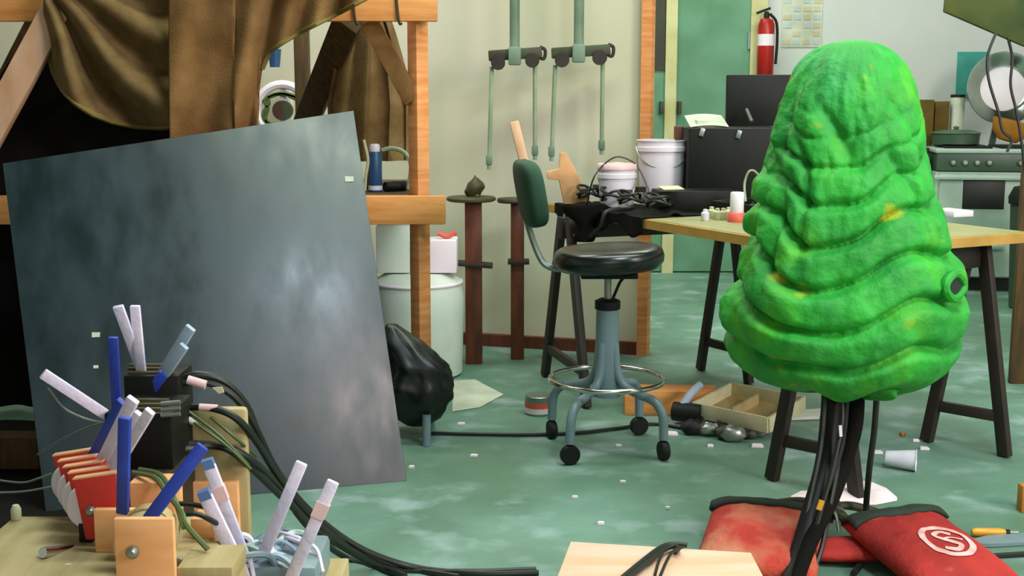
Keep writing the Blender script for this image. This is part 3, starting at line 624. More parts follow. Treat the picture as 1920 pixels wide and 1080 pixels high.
# on the frame shelf
zs = fz(366) - .002
q = at(703, 300, 5.0)
t = thing('spray_can', 'blue can with white cap standing on the timber frame shelf', 'can', (q.x, 5.0, zs))
part('can', MB().lathe([(.026, 0), (.028, .004), (.028, .15), (.022, .162)], (q.x, 5.0, zs)), mt['bluecan'], t)
part('cap', MB().lathe([(.021, .162), (.021, .185), (.016, .192), (0, .193)], (q.x, 5.0, zs)), mt['white'], t)
part('label_band', MB().lathe([(.0285, .008), (.0285, .026)], (q.x, 5.0, zs)), mt['white'], t)
loopcable('pale green hose arching over the blue can to the post', [at(716, 282, 5.05), at(735, 278, 5.05), at(758, 286, 5.04), at(770, 310, 5.02), Vector((at(765, 330, 5.0).x, 5.0, zs + .01))], mt['rod'], .009)
loopcable('pale tube curving beside the blue can at the board edge', [at(682, 262, 4.98), at(690, 300, 4.98), at(686, 330, 4.98), Vector((at(684, 350, 4.98).x, 4.98, zs + .006))], mt['ivory'], .006)
solo('green_bar', 'dark green bar leaning behind the blue can', 'bar', MB().beam(Vector((at(690, 270, 5.12).x, 5.12, zs)), at(712, 216, 5.18), .03, .02, (0, 1, 0)), mt['greendk'], .003)
solo('dark_clutter', 'flat dark tool roll lying beside the blue can', 'tool roll', MB().tube([Vector((at(722, 350, 5.0).x, 5.0, zs + .02)), Vector((at(758, 350, 5.0).x, 5.06, zs + .02))], .02, 10, 0), mt['rubber'])
# white reel behind drape
q = at(520, 200, 6.2)
t = thing('wall_reel', 'white hose reel with green coil on the wall behind the timber braces', 'reel', (q.x, 6.4, q.z - .1))
part('rim', MB().tube([Vector((q.x + .13 * math.cos(a), 6.35, q.z - .02 + .13 * math.sin(a))) for a in [i * math.pi / 16 for i in range(32)]], .022, 8, 0, True), mt['white'], t)
part('hub', MB().lathe([(.05, -.02), (.05, .03), (0, .03)], (q.x, 6.35, q.z - .02), RX(math.pi / 2), 20), mt['greendk'], t)
part('coil', MB().tube([Vector((q.x + (.075 + .02 * (i % 3)) * math.cos(i * .5), 6.34, q.z - .02 + .085 * math.sin(i * .5))) for i in range(30)], .01, 6, 2), mt['cableg'], t)
part('bracket', MB().b2((q.x - .015, 6.36, q.z - .25), (q.x + .015, 6.56, q.z + .1)), mt['white'], t)
q = at(502, 105, 6.2)
solo('blue_cup', 'small blue cup hung on the wall beside the drape', 'cup', MB().lathe([(.025, 0), (.035, .09), (.03, .09), (.022, .006), (0, .006)], (q.x, 6.38, q.z - .05), n=20), mt['bluecan'])
# ================================================================== STANDS HUNG ON PARTITION
def hung(label, px, x0, x1, yb, rods):
    Y = 5.95; c0 = at(px, 100, Y)
    t = thing('hanging_rig', label, 'rig', (c0.x, Y, at(px, 300, Y).z), 0, 'iron rigs hung before the cream wall')
    part('pipe', MB().tube([at(px, 100, Y), Vector((c0.x, Y, 3.98))], .024, 12, 0), mt['greengrey'], t)
    a, b = at(x0, yb + 8, Y), at(x1, yb + 1, Y)
    part('crossbar', MB().beam(a, b, .05, .05), mt['greendk'], t, .006)
    part('clamp', MB().box(at(px, yb + 8, Y - .03), (.06, .05, .085)), mt['greengrey'], t, .008)
    for k in (.18, .82):
        w_ = a + (b - a) * k + Vector((0, -.01, -.035)); part('roller', MB().lathe([(0, -.025), (.034, -.025), (.034, .025), (0, .025)], w_, RX(math.pi / 2), 18), mt['trestle'], t)
    part('end_hook', MB().tube([b + Vector((-.02, 0, -.02)), b + Vector((.01, 0, -.03)), b + Vector((.015, 0, .01)), b + Vector((-.01, 0, .025))], .008, 6), mt['trestle'], t)
    for (rx, ry0, rx2, ry1) in rods:
        part('rod', MB().tube([at(rx, ry0, Y), at(rx2, ry1, Y)], .010, 8, 0), mt['rod'], t)
        part('rod_foot', MB().box(at(rx2, ry1 - 18, Y), (.03, .03, .045)), mt['greengrey'], t, .004)
hung('left iron rig with pipe, crossbar and two pale rods before the cream wall', 965, 916, 1016, 97, [(922, 125, 917, 318), (1003, 120, 1003, 300)])
hung('right iron rig with pipe, crossbar and two pale rods before the cream wall', 1085, 1034, 1144, 92, [(1041, 122, 1034, 302), (1130, 118, 1128, 290)])
q = at(982, 290, 5.7)
solo('wood_paddle', 'pale pink wooden handle tucked behind the stool backrest', 'stick', MB().beam(at(986, 318, 4.47), at(964, 228, 4.50), .034, .02, (0, 1, 0)), mt['pale'], .006)
t = onz(1068, 384, TZ)
solo('wood_wedge', 'salmon wooden wedge tool standing at the far left corner of the table', 'wedge', MB().prism([at(1050, 288, 5.4), at(1062, 285, 5.4), at(1106, 372, 5.4), Vector((at(1100, 390, 5.4).x, 5.4, TZ)), Vector((at(1058, 390, 5.4).x, 5.4, TZ)), at(1048, 338, 5.4), at(1026, 336, 5.4), at(1026, 322, 5.4), at(1048, 316, 5.4)], (0, .05, 0)), mt['salmon'], .004)
# ================================================================== RIGHT BACK: EXTINGUISHER, STOVE, ETC
q = at(1436, 80, 8.86); zb0 = at(1436, 142, 8.86).z
t = thing('fire_extinguisher', 'red fire extinguisher hung on the white wall right of the green door', 'extinguisher', (q.x, 8.86, zb0))
hh = at(1436, 34, 8.86).z - zb0
part('cylinder', MB().lathe([(.05, 0), (.058, .01), (.058, hh - .05), (.045, hh - .012), (.022, hh), (0, hh)], (q.x, 8.86, zb0), n=24), mt['extred'], t)
part('label_band', MB().lathe([(.0595, hh * .52), (.0595, hh * .72)], (q.x, 8.86, zb0), n=24), mt['paper'], t)
part('valve', MB().lathe([(.02, hh), (.02, hh + .03), (.012, hh + .045), (0, hh + .045)], (q.x, 8.86, zb0), n=12).box((q.x - .025, 8.85, zb0 + hh + .05), (.10, .022, .018), RY(-.35)), mt['rubber'], t)
part('hose', MB().tube([Vector((q.x + .02, 8.85, zb0 + hh + .03)), Vector((q.x + .065, 8.84, zb0 + hh - .03)), Vector((q.x + .075, 8.84, zb0 + hh * .6)), Vector((q.x + .068, 8.84, zb0 + .08))], .010, 8), mt['rubber'], t)
part('wall_bracket', MB().b2((q.x - .03, 8.92, zb0 + .1), (q.x + .03, 9.0, zb0 + hh)), mt['rubber'], t)
# paper chart
x0, x1 = at(1466, 50, 8.99).x, at(1541, 50, 8.99).x; z0, z1 = at(1500, 88, 8.99).z, at(1500, -10, 8.99).z
t = thing('wall_chart', 'pale paper chart of small tinted cells pinned on the white wall', 'chart', ((x0 + x1) / 2, 8.995, z0))
part('sheet', MB().b2((x0, 8.992, z0), (x1, 8.999, z1)), mt['papery'], t)
rn = random.Random(5)
mt['cell1'] = M('pale_blue_cell', (184, 200, 198), rough=.9); mt['cell2'] = M('pale_tan_cell', (200, 190, 162), rough=.9)
for i in range(4):
    for j in range(6):
        if rn.random() < .75:
            cx, cz = x0 + (x1 - x0) * (i + .5) / 4, z0 + (z1 - z0) * (j + .6) / 6.3
            part('cell', MB().b2((cx - .026, 8.989, cz - .018), (cx + .02 + .01 * rn.random(), 8.9925, cz + .016)), mt['cell1'] if rn.random() < .6 else mt['cell2'], t)
solo('teal_card', 'teal blue card pinned on the white wall above the stove', 'card', MB().b2((at(1795, 140, 8.98).x, 8.985, at(1800, 183, 8.98).z), (at(1852, 140, 8.98).x, 8.998, at(1800, 97, 8.98).z)), mt['teal'])
# stove
sq_ = onz(1834, 540); srz = -.16
sv = thing('kitchen_stove', 'white kitchen stove with dark oven window, against the back wall', 'stove', (at(1745, 540, 8.1).x, 8.12, 0), srz)
SW, SD, SH = .78, .62, .905
part('body', MB().b2((0, 0, .09), (SW, SD, SH - .12)), mt['stove'], sv, .006, world=False)
part('plinth', MB().b2((.02, .04, 0), (SW - .02, SD, .09)), mt['rubber'], sv, world=False)
part('cooktop', MB().b2((-.01, -.03, SH + .0), (SW + .01, SD, SH + .028)), mt['stove'], sv, .006, world=False)
cpn = part('control_panel', MB().b2((0, -.015, SH - .115), (SW, SD - .01, SH)), mt['stovedk'], sv, .004, world=False)
for k in range(6):
    part('knob', MB().lathe([(.022, 0), (.022, .012), (.014, .03), (0, .031)], (.10 + .075 * k + (.12 if k > 3 else 0), -.015, SH - .06), RX(math.pi / 2), 16), mt['zinc'], cpn, world=False)
dr_ = part('oven_door', MB().b2((.02, -.035, .37), (SW - .02, 0, SH - .135)), mt['stove'], sv, .008, world=False)
part('oven_window', MB().b2((.17, -.042, .545), (.43, -.03, .735)), mt['glassdk'], dr_, .006, world=False)
part('door_bar', MB().b2((-.02, -.075, SH - .17), (SW + .02, -.035, SH - .14)), mt['stove'], dr_, .008, world=False)
dw = part('drawer', MB().b2((.02, -.03, .10), (SW - .02, 0, .36)), mt['stove'], sv, .006, world=False)
part('drawer_handle', MB().b2((.26, -.06, .285), (.44, -.03, .31)), mt['stove'], dw, .004, world=False)
part('grate', MB().b2((.06, .06, SH + .028), (.36, .5, SH + .042)).b2((.42, .06, SH + .028), (.72, .5, SH + .042)), mt['rubber'], sv, .004, world=False)
def stv(x, y, z): return Vector((sv.location.x, sv.location.y, 0)) + RZ(srz) @ Vector((x, y, 0)) + Vector((0, 0, z))
ztp = SH + .043
q = stv(.16, .25, ztp)
t = thing('cooking_pot', 'squat dark green pot on the left burner of the stove', 'pot', q)
part('pot', MB().lathe([(.13, 0), (.15, .01), (.155, .075), (.165, .08), (.16, .085), (.10, .10), (0, .105)], q, n=28), mt['stovedk'], t)
part('lid_knob', MB().lathe([(.015, .103), (.02, .12), (0, .13)], q, n=12), mt['zinc'], t)
q = stv(.48, .22, ztp)
solo('wooden_bowl', 'orange wooden bowl tilted on the right of the stove', 'bowl', MB().lathe([(0, 0), (.06, .002), (.11, .05), (.135, .13), (.125, .13), (.10, .055), (.05, .012), (0, .012)], q + Vector((0, 0, .03)), RY(.28), 28), mt['orangew'])
# reflector dish standing on the stove against the wall
dc = at(1884, 165, 8.45); rr = 66 / F * 8.6; Rd = align((-.12, -1, .12))
t = thing('reflector_dish', 'large round shiny metal dish leaning above the stove', 'dish', (dc.x, 8.45, dc.z - rr))
part('dish', MB().lathe([(0, -.05), (.62 * rr, -.05), (.70 * rr, -.04), (.93 * rr, .0), (rr, .006), (1.01 * rr, .0), (.94 * rr, -.012), (.7 * rr, -.055), (0, -.062)], dc, Rd, 48), mt['chrome'], t)
part('centre', MB().lathe([(.61 * rr, -.048), (.56 * rr, -.042), (0, -.042)], dc, Rd, 40), mt['white'], t, label='pale pink white centre disc')
part('foot', MB().beam(dc + Vector((0, .06, -.5 * rr)), Vector((dc.x, 8.62, ztp)), .04, .02, (0, 1, 0)), mt['zinc'], t)
# counter left of stove with carton and cup
cx0, cx1 = at(1600, 300, 8.4).x, at(1742, 300, 8.4).x - .05
t = thing('base_cabinet', 'dark brown base cabinet between the stove and the foam mound', 'cabinet', ((cx0 + cx1) / 2, 8.5, 0))
part('carcass', MB().b2((cx0, 8.25, 0), (cx1 - .02, 8.9, .90)), mt['trestle'], t, .004)
part('worktop', MB().b2((cx0 - .01, 8.22, .90), (cx1 - .01, 8.95, .935)), mt['trestle'], t, .004)
part('door', MB().b2((cx0 + .03, 8.235, .1), (cx1 - .05, 8.25, .86)), mt['trestle'], t, .004)
solo('brown_carton', 'brown card carton on the cabinet left of the white cup', 'carton', MB().b2((at(1690, 200, 8.6).x, 8.55, .936), (at(1780, 200, 8.6).x - .12, 8.85, at(1740, 187, 8.55).z)), mt['boxbrown'], .004)
solo('brown_carton', 'brown card carton standing behind the pot on the stove', 'carton', MB().b2((at(1752, 200, 8.60).x, 8.58, ztp), (at(1779, 200, 8.60).x, 8.66, at(1740, 190, 8.6).z)), mt['boxbrown'], .003)
q = at(1794, 222, 8.62); zt_ = at(1794, 177, 8.62).z
t = thing('lidded_cup', 'pale cup with black lid on the back of the stove', 'cup', (q.x, 8.62, ztp))
part('cup', MB().lathe([(.035, 0), (.045, .004), (.048, zt_ - ztp - .02)], (q.x, 8.62, ztp), n=20), mt['papery'], t)
part('lid', MB().lathe([(.05, zt_ - ztp - .02), (.05, zt_ - ztp - .004), (.042, zt_ - ztp), (0, zt_ - ztp)], (q.x, 8.62, ztp), n=20), mt['rubber'], t)
# bin at the right edge
q = onz(1915, 578)
t = thing('waste_bin', 'dark green waste bin in front of the stove at the right edge', 'bin', (q.x + .06, q.y, 0))
zt_ = at(1905, 345, q.y).z
part('tub', MB().lathe([(.12, 0), (.13, .01), (.155, zt_ - .12), (.15, zt_ - .12)], (q.x + .06, q.y, 0), n=32), mt['bin'], t)
part('lid', MB().lathe([(.165, zt_ - .12), (.168, zt_ - .08), (.14, zt_ - .02), (.05, zt_), (0, zt_)], (q.x + .06, q.y, 0), n=32), mt['rubber'], t)
q = at(1918, 400, 5.6)
solo('timber_upright', 'brown timber upright standing at the right edge of the floor', 'post', MB().b2((at(1914, 400, 5.4).x, 5.4, 0), (at(1950, 400, 5.4).x, 5.43, at(1900, 290, 5.4).z)), mt['oldwood'], .003)
q = onz(1922, 962)
solo('wood_offcut', 'short wood offcut standing on the floor at the right edge', 'offcut', MB().b2((q.x - .012, q.y, 0), (q.x + .06, q.y + .04, .085)), mt['orangew'], .003)
# olive panel hanging at the top right with wires
pa = [at(1776, -20, 5.2), at(1772, 22, 5.2), at(1925, 88, 4.9), at(2010, 100, 4.8), at(2010, -60, 4.8)]
t = thing('hanging_flag', 'olive hanging panel slanting in at the top right corner', 'panel', at(1900, 60, 5.0))
part('panel', MB().prism(pa, (.0, .03, 0)), mt['olivep'], t, .003)
part('hanger', MB().tube([at(1880, -20, 5.05), Vector((at(1880, -20, 5.05).x, 5.1, 3.98))], .012, 8, 0), mt['rubber'], t)
part('hanger', MB().tube([at(1985, -30, 4.85), Vector((at(1985, -30, 4.85).x, 4.9, 3.98))], .012, 8, 0), mt['rubber'], t)
for i, pts in enumerate([[(1868, 60), (1852, 105), (1854, 150), (1872, 210), (1880, 245), (1897, 262), (1888, 285)], [(1890, 70), (1898, 110), (1895, 160), (1906, 210), (1916, 270), (1924, 340)]]):
    solo('hanging_wire', 'thin dark wire hanging from the olive panel, the %s one' % ['left', 'right'][i], 'wire', MB().tube([at(a, b, 4.97) for a, b in pts], .006, 6), mt['cable'])
# ================================================================== BLACK BAG ON CHAIR FRAME
bp = onz(800, 836)
t = thing('draped_chair', 'black plastic bag draped over a low grey metal seat beside the slate board', 'bag', (bp.x - .02, bp.y + .1, 0))
by = bp.y + .10
outl = [(612, 30), (630, 48), (660, 70), (690, 84), (720, 90), (750, 88), (775, 74), (793, 40)]
def bagp(u, v):
    py = 608 + (796 - 608) * v; wpx = interp([(608, 10), (618, 20), (640, 42), (680, 62), (720, 66), (750, 62), (780, 46), (796, 20)], py)
    cxp = interp([(608, 735), (640, 752), (690, 780), (740, 786), (796, 782)], py)
    th = 2 * math.pi * u; n = noise.noise(Vector((math.cos(th) * 1.5, math.sin(th) * 1.5, v * 4)))
    cre = .10 * math.sin(th * 7 + v * 6) * math.sin(math.pi * v)
    n5 = noise.noise(Vector((math.cos(th) * 5, math.sin(th) * 5, v * 9))); k = 1 + .16 * n + cre * .5 + .13 * abs(n5)
    p = at(cxp, py, by); s = by / F
    return Vector((p.x + wpx * s * math.cos(th) * k, by + wpx * s * .8 * math.sin(th) * k, p.z))
g = MB().grid(bagp, 60, 30, True)
g.f.append(tuple(range(59, -1, -1))); g.f.append(tuple(30 * 60 + k for k in range(60)))
part('bag', g, mt['bag'], t, ang=60)
for dx_, dy_ in ((.0, 0), (-.17, .02), (-.17, .24), (.0, .24)):
    part('leg', MB().tube([(bp.x + dx_, bp.y + dy_, 0), (bp.x + dx_ - .0, bp.y + dy_ + .01, .115)], .016, 10, 0), mt['steel'], t)
# ================================================================== FLOOR CLUTTER
def sheet(name, label, cat, poly, m, z=.002, th=.002):
    return solo(name, label, cat, MB().prism([onz(a, b, z) for a, b in poly], (0, 0, th)), m)
sheet('paper_sheet', 'large ivory sheet lying on the floor right of the black bag', 'paper', [(848, 772), (850, 714), (890, 712), (944, 740), (900, 764)], mt['papery'])
q = onz(1010, 775)
t = thing('paint_can', 'paint can with red and white label under the stool ring', 'can', (q.x, q.y, 0))
part('can', MB().lathe([(.055, 0), (.056, .002), (.056, .075), (.053, .078), (0, .074)], (q.x, q.y, 0), n=24), mt['zinc'], t)
part('label', MB().lathe([(.0568, .008), (.0568, .03)], (q.x, q.y, 0), n=24), mt['paper'], t, label='white label band')
part('label', MB().lathe([(.0568, .03), (.0568, .052)], (q.x, q.y, 0), n=24), mt['redcap'], t, label='red label band')
loopcable('long dark cable lying across the floor behind the stool casters', [onz(800, 812, .008), onz(900, 814, .008), onz(1000, 815, .008), onz(1090, 811, .008), onz(1160, 803, .008), onz(1230, 795, .008), onz(1320, 810, .008), onz(1400, 818, .008)], mt['cable'], .007)
a, b = onz(1172, 778), onz(1350, 785)
t = solo('wood_plank', 'orange pine plank box lying on the floor behind the stool', 'plank', MB().beam(a + Vector((0, .06, .05)), b + Vector((0, .1, .05)), .13, .10), mt['pineh'], .004)
# wooden tray lying tilted
tc_ = [onz(1300, 782, .03), onz(1440, 812, .03), onz(1478, 768, .06), onz(1370, 744, .06)]
t = thing('wood_tray', 'shallow pale wood tray resting on dark debris by the trestle', 'tray', (tc_[0] + tc_[2]) / 2)
e1, e2 = (tc_[1] - tc_[0]), (tc_[3] - tc_[0])
part('base', MB().prism([tc_[0], tc_[0] + e1, tc_[0] + e1 + e2, tc_[0] + e2], (0, 0, .01)), mt['ply'], t)
for p0_, p1_ in ((tc_[0], tc_[0] + e1), (tc_[0] + e1, tc_[0] + e1 + e2), (tc_[0] + e1 + e2, tc_[0] + e2), (tc_[0] + e2, tc_[0])):
    part('side', MB().beam(p0_ + Vector((0, 0, .03)), p1_ + Vector((0, 0, .03)), .014, .06), mt['ivory'], t, .002)
m_ = (tc_[0] + e1 * .45 + e2 * .15); part('divider', MB().beam(m_ + Vector((0, 0, .03)), m_ + e2 * .7 + Vector((0, 0, .03)), .012, .04), mt['ply'], t)
rn = random.Random(11)
for k in range(9):
    px = 1300 + 16 * k; q = onz(px + rn.uniform(-5, 5), 812 + rn.uniform(-6, 10) + k * 1.2)
    r = rn.uniform(.018, .032); dn = ['black scrap', 'dark green scrap', 'grey scrap'][k % 3]
    solo('metal_scrap', 'crumpled %s, %s from the left in the row before the wood tray' % (dn, ORD[k]), 'scrap', MB().grid(lambda u, v: Vector((q.x + r * 1.5 * math.cos(6.283 * u) * math.sin(math.pi * v) * (1 + .4 * noise.noise(Vector((u * 7, v * 7, k)))), q.y + r * math.sin(6.283 * u) * math.sin(math.pi * v), max(.001, r * .9 + r * math.cos(math.pi * v) * (1 + .4 * noise.noise(Vector((u * 6, v * 5, k + 3))))))), 12, 9, True), [mt['rubber'], mt['greendk'], mt['zinc']][k % 3], ang=30, group='scraps in front of the wood tray')
q = onz(1290, 800)
t = thing('hand_drill', 'grey and black power tool lying between the stool and the wood tray', 'power tool', q)
part('motor', MB().tube([q + Vector((-.05, .05, .05)), q + Vector((.05, .0, .05))], .038, 14, 0), mt['rubber'], t)
part('handle', MB().tube([q + Vector((-.03, .03, .06)), q + Vector((.02, .06, .12)), q + Vector((.06, .08, .15))], .016, 10), mt['leverg'], t)
part('cord', MB().tube([q + Vector((.05, 0, .04)), q + Vector((.12, -.03, .012)), q + Vector((.2, .0, .008))], .006, 6), mt['cable'], t)
# paper cup lying
q = onz(1690, 880); ax = Vector((.93, -.36, .0)).normalized(); Rc = align(ax)
t = solo('plastic_cup', 'translucent white plastic cup lying on its side on the floor', 'cup', MB().lathe([(0, .0), (.024, 0), (.036, .098), (.039, .1), (.036, .102), (.034, .098), (.022, .004), (0, .004)], (q.x - .05, q.y + .02, .036), Rc, 32), mt['cupw'])
def ragf(u, v):
    px = 1482 + (1682 - 1482) * u; yl = interp([(0, 930), (.1, 920), (.35, 918), (.5, 900), (.75, 902), (.9, 915), (1, 932)], u); yh = interp([(0, 940), (.2, 946), (.8, 946), (1, 938)], u)
    p = onz(px, yl + (yh - yl) * v, .003); p.z += .018 * math.sin(math.pi * v) * math.sin(math.pi * u) * (1 + .8 * noise.noise(Vector((u * 9, v * 6, 2)))); return p
o = solo('white_rag', 'crumpled pinkish white paper towel on the floor behind the prop stand', 'towel', MB().grid(ragf, 40, 14), mt['paper'], ang=50)
o.modifiers.new('thick', 'SOLIDIFY').thickness = .002
chips = [(1420, 838, 12, 'beside the scraps by the wood tray'), (1645, 850, 10, 'left of the lying plastic cup'), (1717, 828, 6, 'beside the right trestle foot'), (1733, 843, 9, 'just right of the lying plastic cup'), (889, 857, 8, 'on bare floor right of the board'), (772, 878, 6, 'near the lower right corner of the board'), (865, 797, 8, 'right of the black bag foot'), (1168, 906, 6, 'in front of the stool'), (1078, 935, 6, 'in the open floor below the stool'), (1127, 984, 7, 'behind the pale plywood'), (1160, 838, 6, 'under the stool'), (1332, 838, 6, 'in front of the scraps'), (1252, 955, 5, 'left of the faded sandbag'), (1258, 815, 14, 'right of the front stool caster')]
for i, (px, py, wpx, where) in enumerate(chips):
    q = onz(px, py); s = q.y / F * wpx
    solo('paper_chip', 'tiny white chip on the floor ' + where, 'chip', MB().prism([(q.x - s, q.y - s * .5, .001), (q.x + s * .9, q.y - s * .7, .001), (q.x + s * .8, q.y + s * .6, .001), (q.x - s * .6, q.y + s * .8, .001)], (0, 0, .008)), mt['paper'], group='paper chips on the floor')
q = onz(1692, 817)
solo('orange_peel', 'tiny orange scrap on the floor behind the lying plastic cup', 'scrap', MB().box(q + Vector((0, 0, .008)), (.02, .015, .014), RZ(.6)), mt['orangew'], .002)
sheet('wood_strip', 'pale strip of wood on the floor between the trestles', 'strip', [(1478, 775), (1540, 771), (1536, 786), (1480, 788)], mt['drum'], .002, .012)
a, b = onz(1822, 998, .014), onz(1886, 998, .014)
t = thing('screwdriver', 'screwdriver with yellow handle on the floor at the lower right', 'screwdriver', (a + b) / 2)
part('handle', MB().tube([a, a + (b - a) * .1, a + (b - a) * .8, b], lambda t_: .013 if .05 < t_ < .9 else .008, 10, 0), mt['yellow'], t)
part('shaft', MB().tube([b, b + (b - a) * .35], .005, 8, 0), mt['zinc'], t)
part('ferrule', MB().tube([b - (b - a) * .02, b + (b - a) * .1], .009, 8, 0), mt['rubber'], t)
loopcable('black cable lying on the floor below the yellow screwdriver', [onz(1790, 1040, .008), onz(1830, 1044, .008), onz(1880, 1041, .008), onz(1960, 1036, .008)], mt['cable'], .008)
sheet('grey_rag', 'dark grey crumpled cloth beside the yellow screwdriver', 'rag', [(1790, 1024), (1850, 1010), (1930, 1004), (1930, 1022), (1860, 1026)], mt['steel'], .002, .01)
# ================================================================== PALE PLYWOOD PIECE, foreground
zz_ = .13
P = [onz(1070, 1015, zz_), onz(1408, 1036, zz_)]; n_ = Vector((-.05, -.62, 0))
pl = [P[0], P[1], P[1] + Vector((.0, -.55, 0)), P[0] + Vector((-.10, -.55, 0))]
t = thing('plywood_box', 'pale pinkish plywood box lying in the front of the floor with cables on it', 'box', ((pl[0].x + pl[2].x) / 2, (pl[0].y + pl[2].y) / 2, 0))
part('top', MB().prism([p - Vector((0, 0, .018)) for p in pl], (0, 0, .018)), mt['plypink'], t, .002)
part('carcass', MB().prism([Vector((p.x, p.y, 0)) + (Vector((sum(k.x for k in pl) / 4, sum(k.y for k in pl) / 4, 0)) - Vector((p.x, p.y, 0))) * .03 for p in pl], (0, 0, zz_ - .018)), mt['pineh'], t, .002)
for i, pts in enumerate([[(1165, 1085), (1205, 1052), (1240, 1026), (1262, 1020), (1288, 1022)], [(1172, 1090), (1212, 1056), (1250, 1028), (1272, 1026), (1265, 1036)], [(1228, 1078), (1236, 1050), (1246, 1032), (1268, 1022)], [(1236, 1085), (1250, 1052), (1262, 1034), (1280, 1026)]]):
    solo('cable', 'black cable %s of the bunch lying on the pale plywood box' % ['longest', 'second', 'thin left', 'thin right'][i], 'cable', MB().tube([onz(a, b, zz_ + .008 + .004 * i) for a, b in pts], .007 if i < 2 else .004, 6), mt['cable'], group='cables on the pale plywood box')
# ================================================================== FOREGROUND LEVER RIGS (left)
def bar(mb, pa, pb, Ya, Yb, wpx, th=.012):
    a, b = at(*pa, Ya), at(*pb, Yb); mid = (Ya + Yb) / 2
    return mb.beam(a, b, wpx / F * mid * 1.02, th, (0, -1, .25)), a, b
# bench crate under the front rigs
bz = .45
c1, c2 = onz(27, 968, bz), onz(420, 985, bz)
bx0, bx1, byb = c1.x, -.545, c1.y
t = thing('bench_crate', 'plywood bench crate in the lower left corner under the lever rigs', 'crate', ((bx0 + bx1) / 2, 2.0, 0))
part('top', MB().b2((bx0, 1.55, bz - .02), (bx1, byb, bz)), mt['ply'], t, .002)
part('side', MB().b2((bx0 + .01, 1.57, 0), (bx0 + .03, byb - .01, bz - .02)), mt['ply'], t)
part('side', MB().b2((bx1 - .03, 1.57, 0), (bx1 - .01, byb - .01, bz - .02)), mt['ply'], t)
part('back', MB().b2((bx0 + .03, byb - .03, 0), (bx1 - .03, byb - .01, bz - .02)), mt['ply'], t)
part('front', MB().b2((bx0 + .03, 1.57, 0), (bx1 - .03, 1.59, bz - .02)), mt['ply'], t)
# tall plywood sheet
ax0, ax1 = at(312, 860, 2.72).x, at(464, 860, 2.72).x; az = at(400, 766, 2.72).z
t = thing('plywood_sheet', 'tall upright plywood sheet behind the lever rigs, cables crossing its face', 'sheet', ((ax0 + ax1) / 2, 2.85, 0))
part('body', MB().b2((ax0, 2.72, 0), (ax1, 2.75, az)), mt['ply'], t, .010)
part('foot', MB().b2((ax0 + .02, 2.75, 0), (ax1 - .06, 2.86, .05)), mt['ply'], t, .003)
part('batten', MB().b2((ax0 + .04, 2.70, .0), (ax1 - .02, 2.72, at(400, 905, 2.70).z)), mt['plyface'], t, .003)
# dark crate with console
kx0, kx1 = at(196, 800, 2.55).x, at(322, 800, 2.55).x
kz = at(260, 880, 2.55).z
solo('console_crate', 'dark crate under the black lever console', 'crate', MB().b2((kx0 - .02, 2.5, 0), (kx1 + .0, 2.86, kz)), mt['trestle'], .004)
con = thing('lever_console', 'black lever console with slotted top and white, blue and grey levers', 'lever console', ((kx0 + kx1) / 2, 2.65, kz))
mz = at(270, 775, 2.55).z; tz_ = at(290, 700, 2.75).z
part('housing', MB().b2((kx0, 2.55, kz), (kx1, 2.72, mz)), mt['blackbox'], con, .004)
part('housing', MB().b2((at(236, 730, 2.74).x, 2.725, kz), (at(338, 730, 2.74).x, 2.85, tz_)), mt['blackbox'], con, .004)
for j, (xa_, xb_, Y_, z_) in enumerate([(238, 330, 2.745, tz_), (238, 330, 2.785, tz_), (240, 330, 2.825, tz_), (204, 318, 2.575, mz), (204, 318, 2.615, mz), (206, 318, 2.655, mz)]):
    part('slot_plate', MB().b2((at(xa_, 720, Y_).x + .005, Y_ - .006, z_ - .002), (at(xb_, 720, Y_).x - .003, Y_ + .006, z_ + .006)), mt['tarnish'], con, .001)
for pa_, pb_, Ya, Yb, wd, mk in [((268, 700), (221, 574), 2.79, 2.72, 19, 'lever'), ((265, 700), (253, 573), 2.77, 2.74, 18, 'lever'), ((220, 778), (212, 632), 2.60, 2.58, 18, 'blue'), ((292, 722), (358, 614), 2.78, 2.72, 20, 'leverg'), ((287, 735), (346, 648), 2.75, 2.70, 18, 'leverg'), ((205, 782), (80, 700), 2.58, 2.52, 20, 'lever')]:
    m_ = MB(); m_, a, b = bar(m_, pa_, pb_, Ya, Yb, wd); part('lever', m_, mt[mk], con, .002, label={'lever': 'white taped lever', 'blue': 'blue lever', 'leverg': 'grey taped lever'}[mk])
m_ = MB(); m_, a, b = bar(m_, (276, 745), (308, 700), 2.738, 2.725, 20, .014); part('lever_sleeve', m_, mt['blue'], con, .002, label='blue lower sleeve of the grey lever')
for py in (757, 768, 779): part('terminal', MB().tube([at(302, py, 2.54), at(338, py - 3, 2.54)], .005, 8, 0), mt['zinc'], con)
